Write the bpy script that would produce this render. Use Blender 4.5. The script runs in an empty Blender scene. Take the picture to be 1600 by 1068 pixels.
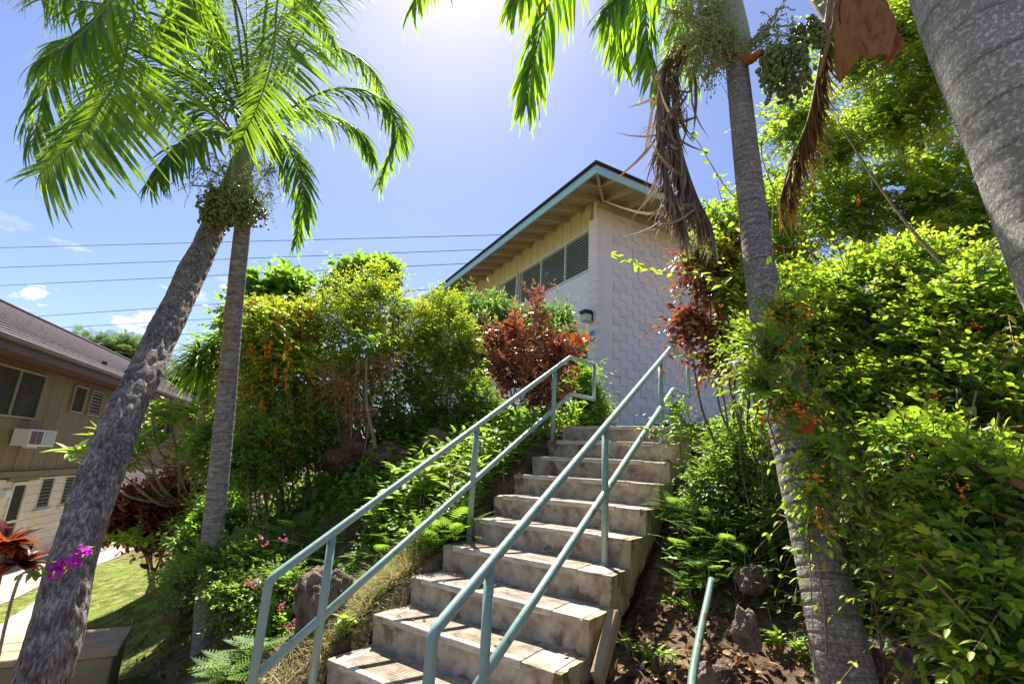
import bpy, math, random
import numpy as np
from mathutils import Matrix, Vector, noise

# ---------------------------------------------------------------- camera
F = 752.0
def nrm(v):
    v = np.asarray(v, float); return v / np.linalg.norm(v)
UPC = nrm((160, 2934, -F)); YC = nrm(np.array((0, 0, -1.0)) + UPC * UPC[2])
R = np.array([np.cross(YC, UPC), YC, UPC])
CAM = np.array((0, 0, 1.6))
S = bpy.context.scene
cd = bpy.data.cameras.new('camera'); cam = bpy.data.objects.new('camera', cd); S.collection.objects.link(cam)
cd.sensor_width = 36; cd.lens = F / 1600 * 36; cd.clip_end = 2000; cd.clip_start = .05
cam.matrix_world = Matrix.Translation(CAM) @ Matrix(R.tolist()).to_4x4()
S.camera = cam
# ---------------------------------------------------------------- sky and sun
SUN_EL, SUN_AZ = math.radians(57), math.radians(-13)
w = bpy.data.worlds.new('World'); S.world = w; w.use_nodes = True
nt = w.node_tree; N = nt.nodes; N.clear()
out = N.new('ShaderNodeOutputWorld'); bg = N.new('ShaderNodeBackground'); sky = N.new('ShaderNodeTexSky')
sky.sky_type = 'NISHITA'; sky.sun_disc = False; sky.sun_elevation = SUN_EL; sky.sun_rotation = SUN_AZ
sky.air_density = 1.0; sky.dust_density = .55; sky.ozone_density = 7; sky.altitude = 50
bg.inputs['Strength'].default_value = .063
# small fair-weather clouds low in the sky
tc = N.new('ShaderNodeTexCoord'); mp = N.new('ShaderNodeMapping'); mp.inputs['Scale'].default_value = (1, 1, 2.6)
nz = N.new('ShaderNodeTexNoise'); nz.inputs['Scale'].default_value = 11; nz.inputs['Detail'].default_value = 8; nz.inputs['Roughness'].default_value = .62
cr = N.new('ShaderNodeValToRGB'); cr.color_ramp.elements[0].position = .575; cr.color_ramp.elements[1].position = .70
sx = N.new('ShaderNodeSeparateXYZ'); mr = N.new('ShaderNodeMapRange'); mr.inputs[1].default_value = .32; mr.inputs[2].default_value = .20
mu = N.new('ShaderNodeMath'); mu.operation = 'MULTIPLY'; mx = N.new('ShaderNodeMixRGB'); mx.inputs[2].default_value = (8.5, 8.8, 9.4, 1)
L = nt.links.new
L(tc.outputs['Generated'], mp.inputs[0]); L(mp.outputs[0], nz.inputs[0]); L(nz.outputs[0], cr.inputs[0])
L(tc.outputs['Generated'], sx.inputs[0]); L(sx.outputs[2], mr.inputs[0]); L(cr.outputs[0], mu.inputs[0]); L(mr.outputs[0], mu.inputs[1])
L(mu.outputs[0], mx.inputs[0]); L(sky.outputs[0], mx.inputs[1]); wb = N.new('ShaderNodeMixRGB'); wb.blend_type = 'MULTIPLY'; wb.inputs[0].default_value = 1; wb.inputs[2].default_value = (1.08, .915, .93, 1)   # the camera's white balance
L(mx.outputs[0], wb.inputs[1]); L(wb.outputs[0], bg.inputs[0]); L(bg.outputs[0], out.inputs[0])
sl = bpy.data.lights.new('sun', 'SUN'); sl.energy = 4.6; sl.angle = math.radians(.55); sl.color = (1, .95, .86)
so = bpy.data.objects.new('sun', sl); S.collection.objects.link(so)
sd = Vector((math.sin(SUN_AZ) * math.cos(SUN_EL), math.cos(SUN_AZ) * math.cos(SUN_EL), math.sin(SUN_EL)))
so.rotation_euler = sd.to_track_quat('Z', 'Y').to_euler(); so.location = sd * 40
S.view_settings.view_transform = 'Standard'; S.view_settings.look = 'None'; S.view_settings.gamma = 1
S.view_settings.exposure = 1.65
S.cycles.max_bounces = 10; S.cycles.transmission_bounces = 6; S.cycles.diffuse_bounces = 5

# ---------------------------------------------------------------- geometry of the place
def ray(x, y): return R @ nrm((x - 800, -(y - 534), -F))
def at(px, py, d):
    r = ray(px, py); return CAM + r * d / math.hypot(r[0], r[1])
def onplane(px, py, p, az):
    a = math.radians(az); nn = np.array((math.cos(a), -math.sin(a), 0)); r = ray(px, py)
    return CAM + r * (nn.dot(np.asarray(p) - CAM) / nn.dot(r))
SA = math.radians(34.83)
HH = np.array((math.sin(SA), math.cos(SA), 0)); WW = np.array((math.cos(SA), -math.sin(SA), 0)); ZZ = np.array((0, 0, 1.0))
P0 = np.array((-.944, 3.088, .49))
def loc(h, ww, z=0): return P0 + HH * h + WW * ww + ZZ * z
def toloc(p):
    q = np.asarray(p) - P0; return q @ HH, q @ WW, q[..., 2]
COL = S.collection
WL = {}; ROT = {}
def link(o, parent=None, wl=(0, 0, 0), **kw):
    COL.objects.link(o); wl = np.array(wl, float); ROT[o.name] = o.rotation_euler[2]
    if parent is not None:
        a = ROT.get(parent.name, 0); q = wl - WL[parent.name]; c, s = math.cos(a), math.sin(a)
        o.parent = parent; o.location = (q[0] * c + q[1] * s, -q[0] * s + q[1] * c, q[2]); o.rotation_euler[2] -= a
    else: o.location = wl
    WL[o.name] = wl
    for k, v in kw.items():
        if v: o[k] = v
    return o
def thing(name, label, cat, at_=(0, 0, 0), group=None):
    o = bpy.data.objects.new(name, None); o.empty_display_size = .2
    return link(o, None, at_, label=label, category=cat, group=group)
def mesh_np(name, V, polys, uv=None, attr=None, smooth=False):
    """polys: list of int arrays (n,k)"""
    me = bpy.data.meshes.new(name); V = np.asarray(V, np.float32)
    loops = np.concatenate([p.ravel() for p in polys]).astype(np.int32)
    tot = np.concatenate([np.full(len(p), p.shape[1]) for p in polys]).astype(np.int32)
    st = np.concatenate([[0], np.cumsum(tot)[:-1]]).astype(np.int32)
    me.vertices.add(len(V)); me.vertices.foreach_set('co', V.ravel())
    me.loops.add(len(loops)); me.loops.foreach_set('vertex_index', loops)
    me.polygons.add(len(tot)); me.polygons.foreach_set('loop_start', st)
    if smooth: me.polygons.foreach_set('use_smooth', np.ones(len(tot), bool))
    if uv is not None:
        u = me.uv_layers.new(name='UVMap'); u.data.foreach_set('uv', np.asarray(uv, np.float32)[loops].ravel())
    if attr is not None:
        a = me.attributes.new('rnd', 'FLOAT', 'FACE'); a.data.foreach_set('value', np.asarray(attr, np.float32))
    me.update(calc_edges=True); me.validate()
    if not smooth: me.shade_flat()
    return me
def put(name, me, mat, parent=None, wl=None, **kw):
    if wl is None: wl = WL[parent.name] if parent is not None else (0, 0, 0)
    o = bpy.data.objects.new(name, me)
    if mat is not None and len(me.materials) == 0: me.materials.append(mat)
    o.color = (0, 0, 0, 1)
    return link(o, parent, wl, **kw)
def solid(name, V, faces, mat, parent=None, origin=None, uv=None, smooth=False, attr=None, **kw):
    """V in world coordinates; the object's origin at origin / its parent"""
    if origin is None: origin = WL[parent.name] if parent is not None else np.mean(V, 0)
    V = np.asarray(V, float) - np.asarray(origin)
    if isinstance(faces, list) and not isinstance(faces[0], np.ndarray):
        by = {}
        for f in faces: by.setdefault(len(f), []).append(f)
        faces = [np.array(v) for v in by.values()]
    return put(name, mesh_np(name, V, faces, uv, attr, smooth), mat, parent, origin, **kw)
_bc = {}
def box_mesh(dx, dy, dz, bev, mat, key=None):
    k = (round(dx, 3), round(dy, 3), round(dz, 3), bev, mat.name)
    if k in _bc: return _bc[k]
    b = min(bev, .45 * min(dx, dy, dz)); x, y, z = dx / 2, dy / 2, dz / 2
    V = []; idx = {}
    for sx in (-1, 1):
        for sy in (-1, 1):
            for sz in (-1, 1):
                for ax in range(3):
                    v = [sx * (x - b), sy * (y - b), sz * (z - b)]; v[ax] = (sx, sy, sz)[ax] * (x, y, z)[ax]
                    idx[(sx, sy, sz, ax)] = len(V); V.append(v)
    Fc = []
    def add(f):
        p = [np.array(V[i]) for i in f]; n = np.cross(p[1] - p[0], p[2] - p[0])
        if n @ np.mean(p, 0) < 0: f = f[::-1]
        Fc.append(tuple(f))
    for ax in range(3):
        o1, o2 = [a for a in range(3) if a != ax]
        for s in (-1, 1):
            f = []
            for a, c in ((-1, -1), (1, -1), (1, 1), (-1, 1)):
                q = [0, 0, 0]; q[ax] = s; q[o1] = a; q[o2] = c; f.append(idx[(*q, ax)])
            add(f)
        for a in (-1, 1):
            for c in (-1, 1):   # edge strip along ax
                f = []
                for s, fx in ((-1, o1), (1, o1), (1, o2), (-1, o2)):
                    q = [0, 0, 0]; q[ax] = s; q[o1] = a; q[o2] = c; f.append(idx[(*q, fx)])
                add(f)
    for sx in (-1, 1):
        for sy in (-1, 1):
            for sz in (-1, 1): add([idx[(sx, sy, sz, a)] for a in range(3)])
    me = bpy.data.meshes.new('block'); me.from_pydata([tuple(v) for v in V], [], Fc); me.materials.append(mat); me.update(); me.shade_flat()
    _bc[k] = me; return me
def block(name, c, d, mat, parent=None, rot=0, bev=.006, tilt=0, **kw):
    me = box_mesh(*d, bev, mat)
    o = bpy.data.objects.new(name, me); o.color = (0, 0, 0, 1); o.rotation_euler = (tilt, 0, rot)
    return link(o, parent, c, **kw)
class Frame:
    """a wall: s runs along azimuth az, o outward, z up"""
    def __init__(f, p, az, side):
        a = math.radians(az); f.p = np.array((p[0], p[1], 0.)); f.u = np.array((math.sin(a), math.cos(a), 0)); f.rot = math.pi / 2 - a
        f.n = np.array((math.cos(a), -math.sin(a), 0)) * side
    def pt(f, s, o, z): return f.p + f.u * s + f.n * o + ZZ * z
    def box(f, name, s, o, z, mat, parent, bev=.005, **kw):
        return block(name, f.pt((s[0] + s[1]) / 2, (o[0] + o[1]) / 2, (z[0] + z[1]) / 2), (abs(s[1] - s[0]), abs(o[1] - o[0]), abs(z[1] - z[0])), mat, parent, f.rot, bev, **kw)
    def prism(f, name, pts, o, mat, parent, **kw):
        """polygon of (s,z) extruded between o[0] and o[1]"""
        n = len(pts); V = [f.pt(s, o[0], z) for s, z in pts] + [f.pt(s, o[1], z) for s, z in pts]
        Fc = [tuple(range(n)), tuple(range(2 * n - 1, n - 1, -1))] + [(i, i + n, (i + 1) % n + n, (i + 1) % n) for i in range(n)]
        return solid(name, V, Fc, mat, parent, **kw)
def catmull(P, n):
    P = [np.asarray(p, float) for p in P]; P = [2 * P[0] - P[1]] + P + [2 * P[-1] - P[-2]]
    m = len(P) - 3; o = []
    for i in range(n):
        t = i / (n - 1) * m; k = min(int(t), m - 1); t -= k; a, b, c, d = P[k:k + 4]
        o.append(.5 * (2 * b + (c - a) * t + (2 * a - 5 * b + 4 * c - d) * t * t + (3 * b - a - 3 * c + d) * t ** 3))
    return np.array(o)
def tube_data(P, rad, seg=8, cap=True, disp=None):
    P = np.asarray(P, float); n = len(P); T = np.gradient(P, axis=0); T /= np.linalg.norm(T, axis=1)[:, None] + 1e-9
    ref = np.array((0, 0, 1.)) if abs(T[0][2]) < .9 else np.array((1., 0, 0))
    A = np.zeros((n, 3)); a = np.cross(ref, T[0]); A[0] = a / np.linalg.norm(a)
    for i in range(1, n):
        a = A[i - 1] - T[i] * (A[i - 1] @ T[i]); A[i] = a / np.linalg.norm(a)
    B = np.cross(T, A); th = np.arange(seg) * 2 * math.pi / seg
    dist = np.concatenate([[0], np.cumsum(np.linalg.norm(np.diff(P, axis=0), axis=1))])
    rr = np.broadcast_to(np.asarray(rad, float).reshape(-1, 1) if np.ndim(rad) else np.full((n, 1), rad), (n, seg)).copy()
    if disp is not None: rr = rr + disp(th, dist, rr)
    V = P[:, None, :] + rr[..., None] * (np.cos(th)[None, :, None] * A[:, None, :] + np.sin(th)[None, :, None] * B[:, None, :])
    i = np.arange(n - 1)[:, None] * seg; j = np.arange(seg)[None, :]; j2 = (j + 1) % seg
    Q = np.stack([i + j, i + j2, i + seg + j2, i + seg + j], -1).reshape(-1, 4)
    V = V.reshape(-1, 3); uv = np.stack([np.tile(th / (2 * math.pi), n), np.repeat(dist, seg)], -1)
    return V, Q, uv
def tube(name, P, rad, mat, parent=None, seg=8, disp=None, caps=True, **kw):
    V, Q, uv = tube_data(P, rad, seg, disp=disp); n = len(V)
    fs = [Q]
    if caps: fs += [np.arange(seg)[::-1].reshape(1, -1).copy(), (np.arange(seg) + n - seg).reshape(1, -1)]
    return solid(name, V, fs, mat, parent, uv=uv, smooth=True, **kw)
class Acc:
    """collects shapes into ONE mesh"""
    def __init__(s): s.V = []; s.F = {}; s.n = 0
    def add(s, V, faces):
        s.V.append(np.asarray(V, float))
        for f in faces: s.F.setdefault(f.shape[1], []).append(f + s.n)
        s.n += len(V)
    def tube(s, P, r, seg=5): V, Q, _ = tube_data(P, r, seg); s.add(V, [Q])
    def ball(s, c, r, sq=1.0):
        s.add(np.asarray(c) + BALLV * np.array((r, r, r * sq)), [BALLF])
    def build(s, name, mat, parent=None, smooth=True, **kw):
        return solid(name, np.concatenate(s.V), [np.concatenate(v) for v in s.F.values()], mat, parent, smooth=smooth, **kw)
g = (1 + 5 ** .5) / 2
BALLV = np.array([(-1, g, 0), (1, g, 0), (-1, -g, 0), (1, -g, 0), (0, -1, g), (0, 1, g), (0, -1, -g), (0, 1, -g), (g, 0, -1), (g, 0, 1), (-g, 0, -1), (-g, 0, 1)]) / math.hypot(1, g)
BALLF = np.array([(0, 11, 5), (0, 5, 1), (0, 1, 7), (0, 7, 10), (0, 10, 11), (1, 5, 9), (5, 11, 4), (11, 10, 2), (10, 7, 6), (7, 1, 8), (3, 9, 4), (3, 4, 2), (3, 2, 6), (3, 6, 8), (3, 8, 9), (4, 9, 5), (2, 4, 11), (6, 2, 10), (8, 6, 7), (9, 8, 1)])

# ---------------------------------------------------------------- materials
def newmat(name):
    m = bpy.data.materials.new(name); m.use_nodes = True; t = m.node_tree; b = t.nodes['Principled BSDF']
    return m, t, b, t.nodes, t.links.new
def ramp(N, stops):
    r = N.new('ShaderNodeValToRGB'); e = r.color_ramp.elements
    while len(e) < len(stops): e.new(.5)
    for i, (p, c) in enumerate(stops): e[i].position = p; e[i].color = (*c, 1)
    return r
def surf(name, c1, c2, scale=6, rough=.8, bump=.3, bscale=60, c3=None, coord='Object', metal=0, stretch=(1, 1, 1), lo=.35, hi=.65, spots=None, spec=.3, bdist=.01):
    m, t, b, N, L = newmat(name)
    tc = N.new('ShaderNodeTexCoord'); mp = N.new('ShaderNodeMapping'); mp.inputs['Scale'].default_value = stretch
    oi = N.new('ShaderNodeObjectInfo'); ad = N.new('ShaderNodeVectorMath'); ad.operation = 'ADD'
    sc = N.new('ShaderNodeVectorMath'); sc.operation = 'SCALE'; sc.inputs[0].default_value = (7.3, 3.1, 5.7)
    L(oi.outputs['Random'], sc.inputs['Scale']); L(tc.outputs[coord], ad.inputs[0]); L(sc.outputs[0], ad.inputs[1])
    L(ad.outputs[0], mp.inputs[0])
    n1 = N.new('ShaderNodeTexNoise'); n1.inputs['Scale'].default_value = scale; n1.inputs['Detail'].default_value = 9; n1.inputs['Roughness'].default_value = .65
    L(mp.outputs[0], n1.inputs[0])
    st = [(lo, c1), (hi, c2)] if c3 is None else [(lo, c1), ((lo + hi) / 2, c2), (hi, c3)]
    r = ramp(N, st); L(n1.outputs[0], r.inputs[0]); col = r.outputs[0]
    if spots:
        sc_, cc, th = spots; v = N.new('ShaderNodeTexNoise'); v.inputs['Scale'].default_value = sc_; v.inputs['Detail'].default_value = 6; L(mp.outputs[0], v.inputs[0])
        r2 = ramp(N, [(th, (0, 0, 0)), (th + .07, (1, 1, 1))]); L(v.outputs[0], r2.inputs[0])
        mx = N.new('ShaderNodeMixRGB'); mx.inputs[2].default_value = (*cc, 1); L(r2.outputs[0], mx.inputs[0]); L(col, mx.inputs[1]); col = mx.outputs[0]
    L(col, b.inputs['Base Color'])
    b.inputs['Roughness'].default_value = rough; b.inputs['Metallic'].default_value = metal; b.inputs['Specular IOR Level'].default_value = spec
    if bump:
        n2 = N.new('ShaderNodeTexNoise'); n2.inputs['Scale'].default_value = bscale; n2.inputs['Detail'].default_value = 5; L(mp.outputs[0], n2.inputs[0])
        bp = N.new('ShaderNodeBump'); bp.inputs['Strength'].default_value = bump; bp.inputs['Distance'].default_value = bdist
        L(n2.outputs[0], bp.inputs['Height']); L(bp.outputs[0], b.inputs['Normal'])
    return m
def leafm(name, stops, trans=.4, tcol=(.38, .55, .04), rough=.42, spec=.4, jitter=.35):
    """stops: colour ramp over leaf age / individual variation"""
    m, t, b, N, L = newmat(name)
    a = N.new('ShaderNodeAttribute'); a.attribute_name = 'rnd'; oi = N.new('ShaderNodeObjectInfo')
    sx = N.new('ShaderNodeSeparateColor'); L(oi.outputs['Color'], sx.inputs[0])
    s = N.new('ShaderNodeMath'); s.operation = 'ADD'; L(a.outputs['Fac'], s.inputs[0]); L(sx.outputs[0], s.inputs[1])
    nz = N.new('ShaderNodeTexNoise'); nz.inputs['Scale'].default_value = 14; nz.inputs['Detail'].default_value = 3
    ge = N.new('ShaderNodeNewGeometry'); L(ge.outputs['Position'], nz.inputs[0])
    ma = N.new('ShaderNodeMath'); ma.operation = 'MULTIPLY_ADD'; ma.inputs[1].default_value = jitter; ma.inputs[2].default_value = -jitter / 2
    L(nz.outputs[0], ma.inputs[0]); s2 = N.new('ShaderNodeMath'); s2.operation = 'ADD'; s2.use_clamp = True; L(s.outputs[0], s2.inputs[0]); L(ma.outputs[0], s2.inputs[1])
    r = ramp(N, stops); L(s2.outputs[0], r.inputs[0]); L(r.outputs[0], b.inputs['Base Color'])
    b.inputs['Roughness'].default_value = rough; b.inputs['Specular IOR Level'].default_value = spec
    tr = N.new('ShaderNodeBsdfTranslucent'); mx = N.new('ShaderNodeMixRGB'); mx.blend_type = 'MULTIPLY'; mx.inputs[0].default_value = 1
    g = N.new('ShaderNodeMixRGB'); g.inputs[0].default_value = .55; g.inputs[2].default_value = (*tcol, 1); L(r.outputs[0], g.inputs[1])
    L(g.outputs[0], tr.inputs[0])
    ms = N.new('ShaderNodeMixShader'); ms.inputs[0].default_value = trans
    o = N['Material Output']; L(b.outputs[0], ms.inputs[1]); L(tr.outputs[0], ms.inputs[2]); L(ms.outputs[0], o.inputs[0])
    return m
M = {}
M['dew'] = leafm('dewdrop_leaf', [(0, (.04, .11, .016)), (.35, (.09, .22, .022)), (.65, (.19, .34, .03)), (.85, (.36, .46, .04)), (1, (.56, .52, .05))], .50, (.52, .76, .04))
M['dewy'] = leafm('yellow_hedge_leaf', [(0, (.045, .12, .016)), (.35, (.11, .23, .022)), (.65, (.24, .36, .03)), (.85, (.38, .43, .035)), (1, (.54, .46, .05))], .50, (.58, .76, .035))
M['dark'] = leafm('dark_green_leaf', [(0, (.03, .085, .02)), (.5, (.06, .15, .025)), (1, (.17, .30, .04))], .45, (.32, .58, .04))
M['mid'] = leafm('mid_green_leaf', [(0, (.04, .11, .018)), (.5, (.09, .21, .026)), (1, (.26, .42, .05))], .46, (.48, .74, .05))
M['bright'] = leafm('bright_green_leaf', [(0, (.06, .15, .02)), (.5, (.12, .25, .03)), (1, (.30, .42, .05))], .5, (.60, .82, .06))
M['fern'] = leafm('fern_leaf', [(0, (.04, .10, .02)), (.5, (.09, .20, .025)), (1, (.24, .38, .05))], .45, (.40, .60, .05), rough=.6)
M['red'] = leafm('copper_leaf', [(0, (.05, .020, .016)), (.4, (.15, .042, .028)), (.7, (.27, .085, .05)), (1, (.38, .21, .09))], .30, (.55, .14, .05), rough=.30, spec=.7)
M['darkred'] = leafm('dark_copper_leaf', [(0, (.04, .018, .018)), (.5, (.13, .032, .026)), (1, (.36, .12, .06))], .32, (.5, .09, .04), rough=.38)
M['ti'] = leafm('ti_leaf', [(0, (.03, .04, .012)), (.35, (.07, .015, .016)), (.6, (.28, .04, .035)), (.85, (.42, .12, .05)), (1, (.14, .28, .03))], .35, (.6, .12, .03), rough=.3)
M['palm'] = leafm('palm_leaf', [(0, (.022, .065, .022)), (.5, (.06, .15, .022)), (.85, (.16, .28, .02)), (1, (.46, .40, .03))], .58, (.58, .90, .02), rough=.36, spec=.5)
M['palmdry'] = leafm('dry_palm_leaf', [(0, (.15, .105, .08)), (.5, (.30, .23, .18)), (1, (.48, .39, .31))], .2, (.35, .22, .1), rough=.75, spec=.15)
M['palmtan'] = leafm('browning_palm_leaf', [(0, (.14, .07, .025)), (.5, (.26, .15, .05)), (1, (.36, .26, .09))], .25, (.5, .3, .08), rough=.6, spec=.2)
M['orangeleaf'] = leafm('orange_leaf', [(0, (.5, .08, .01)), (1, (.7, .16, .02))], .4, (.8, .2, .02))
M['oleander'] = leafm('oleander_leaf', [(0, (.05, .13, .03)), (.5, (.10, .22, .05)), (1, (.25, .38, .09))], .35, (.35, .55, .08))
M['grass'] = leafm('grass_blade', [(0, (.07, .15, .018)), (.5, (.17, .28, .025)), (.8, (.34, .40, .05)), (1, (.52, .45, .16))], .4, (.4, .55, .05), rough=.6)
M['drygrass'] = leafm('dry_grass_blade', [(0, (.12, .17, .03)), (.5, (.35, .32, .12)), (1, (.55, .45, .22))], .35, (.5, .45, .15), rough=.7)
M['litter'] = leafm('dead_leaf', [(0, (.06, .035, .02)), (.5, (.17, .09, .04)), (.8, (.30, .19, .09)), (1, (.45, .34, .2))], .1, (.3, .15, .05), rough=.8, spec=.1)
M['albizia'] = leafm('feathery_leaf', [(0, (.06, .11, .035)), (.5, (.10, .17, .05)), (1, (.17, .25, .08))], .35, (.3, .42, .1), rough=.6)
M['magenta'] = leafm('magenta_bract', [(0, (.45, .01, .40)), (1, (.70, .05, .62))], .5, (.9, .05, .8))
M['pink'] = leafm('pink_flower', [(0, (.6, .05, .22)), (1, (.75, .18, .38))], .4, (.9, .2, .4))
M['lav'] = leafm('pale_lavender_flower', [(0, (.45, .38, .62)), (1, (.65, .6, .75))], .4, (.7, .6, .8))
M['berry'] = surf('orange_berry', (.72, .17, .012), (.85, .30, .02), 40, .35, 0, spec=.5)
M['palmfruit'] = surf('green_palm_fruit', (.10, .15, .035), (.24, .29, .09), 30, .4, .1, spec=.4)
M['flowerstalk'] = leafm('palm_flower_stalk', [(0, (.46, .52, .24)), (1, (.55, .60, .3))], .35, (.6, .7, .3), rough=.6)
M['twig'] = surf('twig_bark', (.11, .075, .045), (.27, .20, .13), 20, .85, .3, 80)
M['stem'] = surf('pale_stem', (.20, .15, .10), (.40, .32, .23), 15, .8, .3, 60)
M['orangestem'] = surf('orange_brown_stem', (.26, .12, .04), (.42, .22, .09), 15, .7, .3, 60)
M['rib'] = surf('frond_rib', (.13, .19, .04), (.28, .33, .08), 10, .5, .1)
M['ribdry'] = surf('dry_frond_rib', (.22, .13, .06), (.34, .23, .13), 10, .8, .3)
M['shaft'] = surf('green_crownshaft', (.13, .19, .07), (.28, .32, .17), 5, .45, .15, 30, stretch=(1, 1, .3), c3=(.36, .38, .24))
M['boot'] = surf('brown_palm_boot', (.17, .06, .02), (.36, .15, .05), 9, .7, .8, 60, stretch=(1.5, 1.5, .25), c3=(.24, .09, .03), spec=.15)
M['concrete'] = surf('worn_concrete', (.25, .195, .145), (.42, .35, .27), 9, .9, .6, 45, c3=(.54, .465, .38), spots=(6, (.20, .14, .095), .58), lo=.36, hi=.66)
M['concrete_side'] = surf('mossy_concrete', (.24, .19, .12), (.44, .36, .25), 6, .95, .8, 40, c3=(.38, .34, .19), spots=(8, (.15, .13, .06), .57), bdist=.02)
M['slab'] = surf('pale_slab', (.24, .17, .11), (.36, .27, .18), 4, .9, .4, 30)
M['path'] = surf('grey_path', (.30, .25, .20), (.42, .36, .29), 2, .9, .3, 40)
M['nosing'] = surf('cream_nosing', (.40, .35, .27), (.66, .60, .50), 9, .7, .3, 60, stretch=(1, 1, 6), lo=.4, hi=.6)
M['mint'] = surf('mint_green_paint', (.24, .36, .315), (.29, .41, .36), 7, .38, .12, 25, spots=(22, (.16, .20, .165), .62), spec=.5)
M['pipe'] = surf('old_green_pipe', (.07, .14, .10), (.13, .21, .165), 7, .5, .2, 25, spots=(12, (.10, .06, .03), .62))
M['wallwhite'] = surf('white_block_paint', (.82, .755, .675), (.88, .815, .735), 1.5, .75, .25, 90, lo=.3, hi=.7, stretch=(1, 1, .3), spots=(1.6, (.75, .695, .65), .58))
M['panel'] = surf('white_panel_paint', (.78, .78, .76), (.84, .84, .82), 1, .6, .05, 90)
M['cream'] = surf('cream_board_paint', (.60, .53, .28), (.68, .61, .34), 3, .65, .1, 40)
M['rafter'] = surf('beige_rafter_paint', (.42, .37, .24), (.50, .44, .30), 4, .7, .1, 40)
M['soffit'] = surf('brown_soffit', (.36, .29, .17), (.44, .36, .22), 3, .75, .2, 30, stretch=(1, 1, 1))
M['teal'] = surf('teal_fascia_paint', (.34, .60, .61), (.38, .65, .65), 3, .5, .06, 40)
M['shingle'] = surf('grey_shingle', (.045, .045, .055), (.12, .11, .12), 20, .9, .5, 80)
M['frame'] = surf('white_frame_paint', (.62, .62, .58), (.72, .72, .68), 3, .5, .05)
M['louvre'] = surf('grey_louvre_glass', (.24, .29, .26), (.32, .37, .33), 1.5, .3, 0, spec=.35)
M['louvredark'] = surf('dark_louvre_glass', (.05, .065, .045), (.09, .115, .085), 1.5, .35, 0, spec=.25)
M['dkglass'] = surf('dark_window_glass', (.030, .030, .020), (.055, .055, .038), 1.5, .6, 0, spec=.06)
M['olive'] = surf('olive_siding', (.165, .14, .062), (.215, .18, .088), 1.3, .65, .12, 30, stretch=(1, 1, .3))
M['creamblock'] = surf('cream_block_paint', (.62, .56, .43), (.72, .66, .52), 2, .75, .2, 70)
M['brownfascia'] = surf('brown_fascia_paint', (.085, .055, .045), (.12, .08, .065), 4, .6, .1)
M['rooftile'] = surf('pale_shake_tile', (.26, .215, .21), (.40, .34, .33), 5, .75, .3, 50, c3=(.32, .27, .265))
M['black'] = surf('black_plastic', (.02, .02, .022), (.035, .035, .04), 5, .6, .1)
M['acwhite'] = surf('white_appliance', (.60, .60, .57), (.68, .68, .64), 3, .45, 0)
M['lampglass'] = surf('cloudy_lamp_glass', (.55, .52, .42), (.62, .60, .5), 3, .3, 0)
M['signblue'] = surf('sign_blue', (.10, .22, .42), (.12, .25, .46), 3, .4, 0)
M['doorgreen'] = surf('dark_green_door', (.015, .06, .045), (.025, .085, .06), 3, .5, .05)
M['bench'] = surf('tan_bench_board', (.30, .21, .12), (.44, .32, .20), 4, .75, .3, 40, stretch=(1, 1, 1))
M['benchdark'] = surf('dark_bench_side', (.22, .18, .10), (.30, .25, .15), 4, .8, .3, 40)
M['rock'] = surf('lava_rock', (.05, .034, .027), (.15, .105, .08), 9, .95, 1, 45, c3=(.25, .19, .15), bdist=.03)
M['redrock'] = surf('red_brown_rock', (.07, .035, .025), (.17, .085, .06), 4, .95, .9, 20, c3=(.24, .15, .11), bdist=.03)
M['wire'] = surf('wire', (.05, .05, .055), (.08, .08, .085), 3, .5, 0)

# ribbed stair tread
def ribbed():
    m, t, b, N, L = newmat('ribbed_tread')
    tc = N.new('ShaderNodeTexCoord'); wv = N.new('ShaderNodeTexWave'); wv.bands_direction = 'X'; wv.inputs['Scale'].default_value = 15; wv.inputs['Distortion'].default_value = .15
    L(tc.outputs['Object'], wv.inputs[0]); n = N.new('ShaderNodeTexNoise'); n.inputs['Scale'].default_value = 12; n.inputs['Detail'].default_value = 8; L(tc.outputs['Object'], n.inputs[0])
    r = ramp(N, [(.35, (.15, .11, .075)), (.55, (.30, .235, .165)), (.7, (.40, .33, .25))]); L(n.outputs[0], r.inputs[0])
    mx = N.new('ShaderNodeMixRGB'); mx.blend_type = 'MULTIPLY'; mx.inputs[0].default_value = .55; r2 = ramp(N, [(.1, (.35, .3, .25)), (.6, (1, 1, 1))]); L(wv.outputs[0], r2.inputs[0])
    L(r.outputs[0], mx.inputs[1]); L(r2.outputs[0], mx.inputs[2]); L(mx.outputs[0], b.inputs['Base Color']); b.inputs['Roughness'].default_value = .8
    bp = N.new('ShaderNodeBump'); bp.inputs['Strength'].default_value = .8; bp.inputs['Distance'].default_value = .006; L(wv.outputs[0], bp.inputs['Height']); L(bp.outputs[0], b.inputs['Normal'])
    return m
M['tread'] = ribbed()
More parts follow.
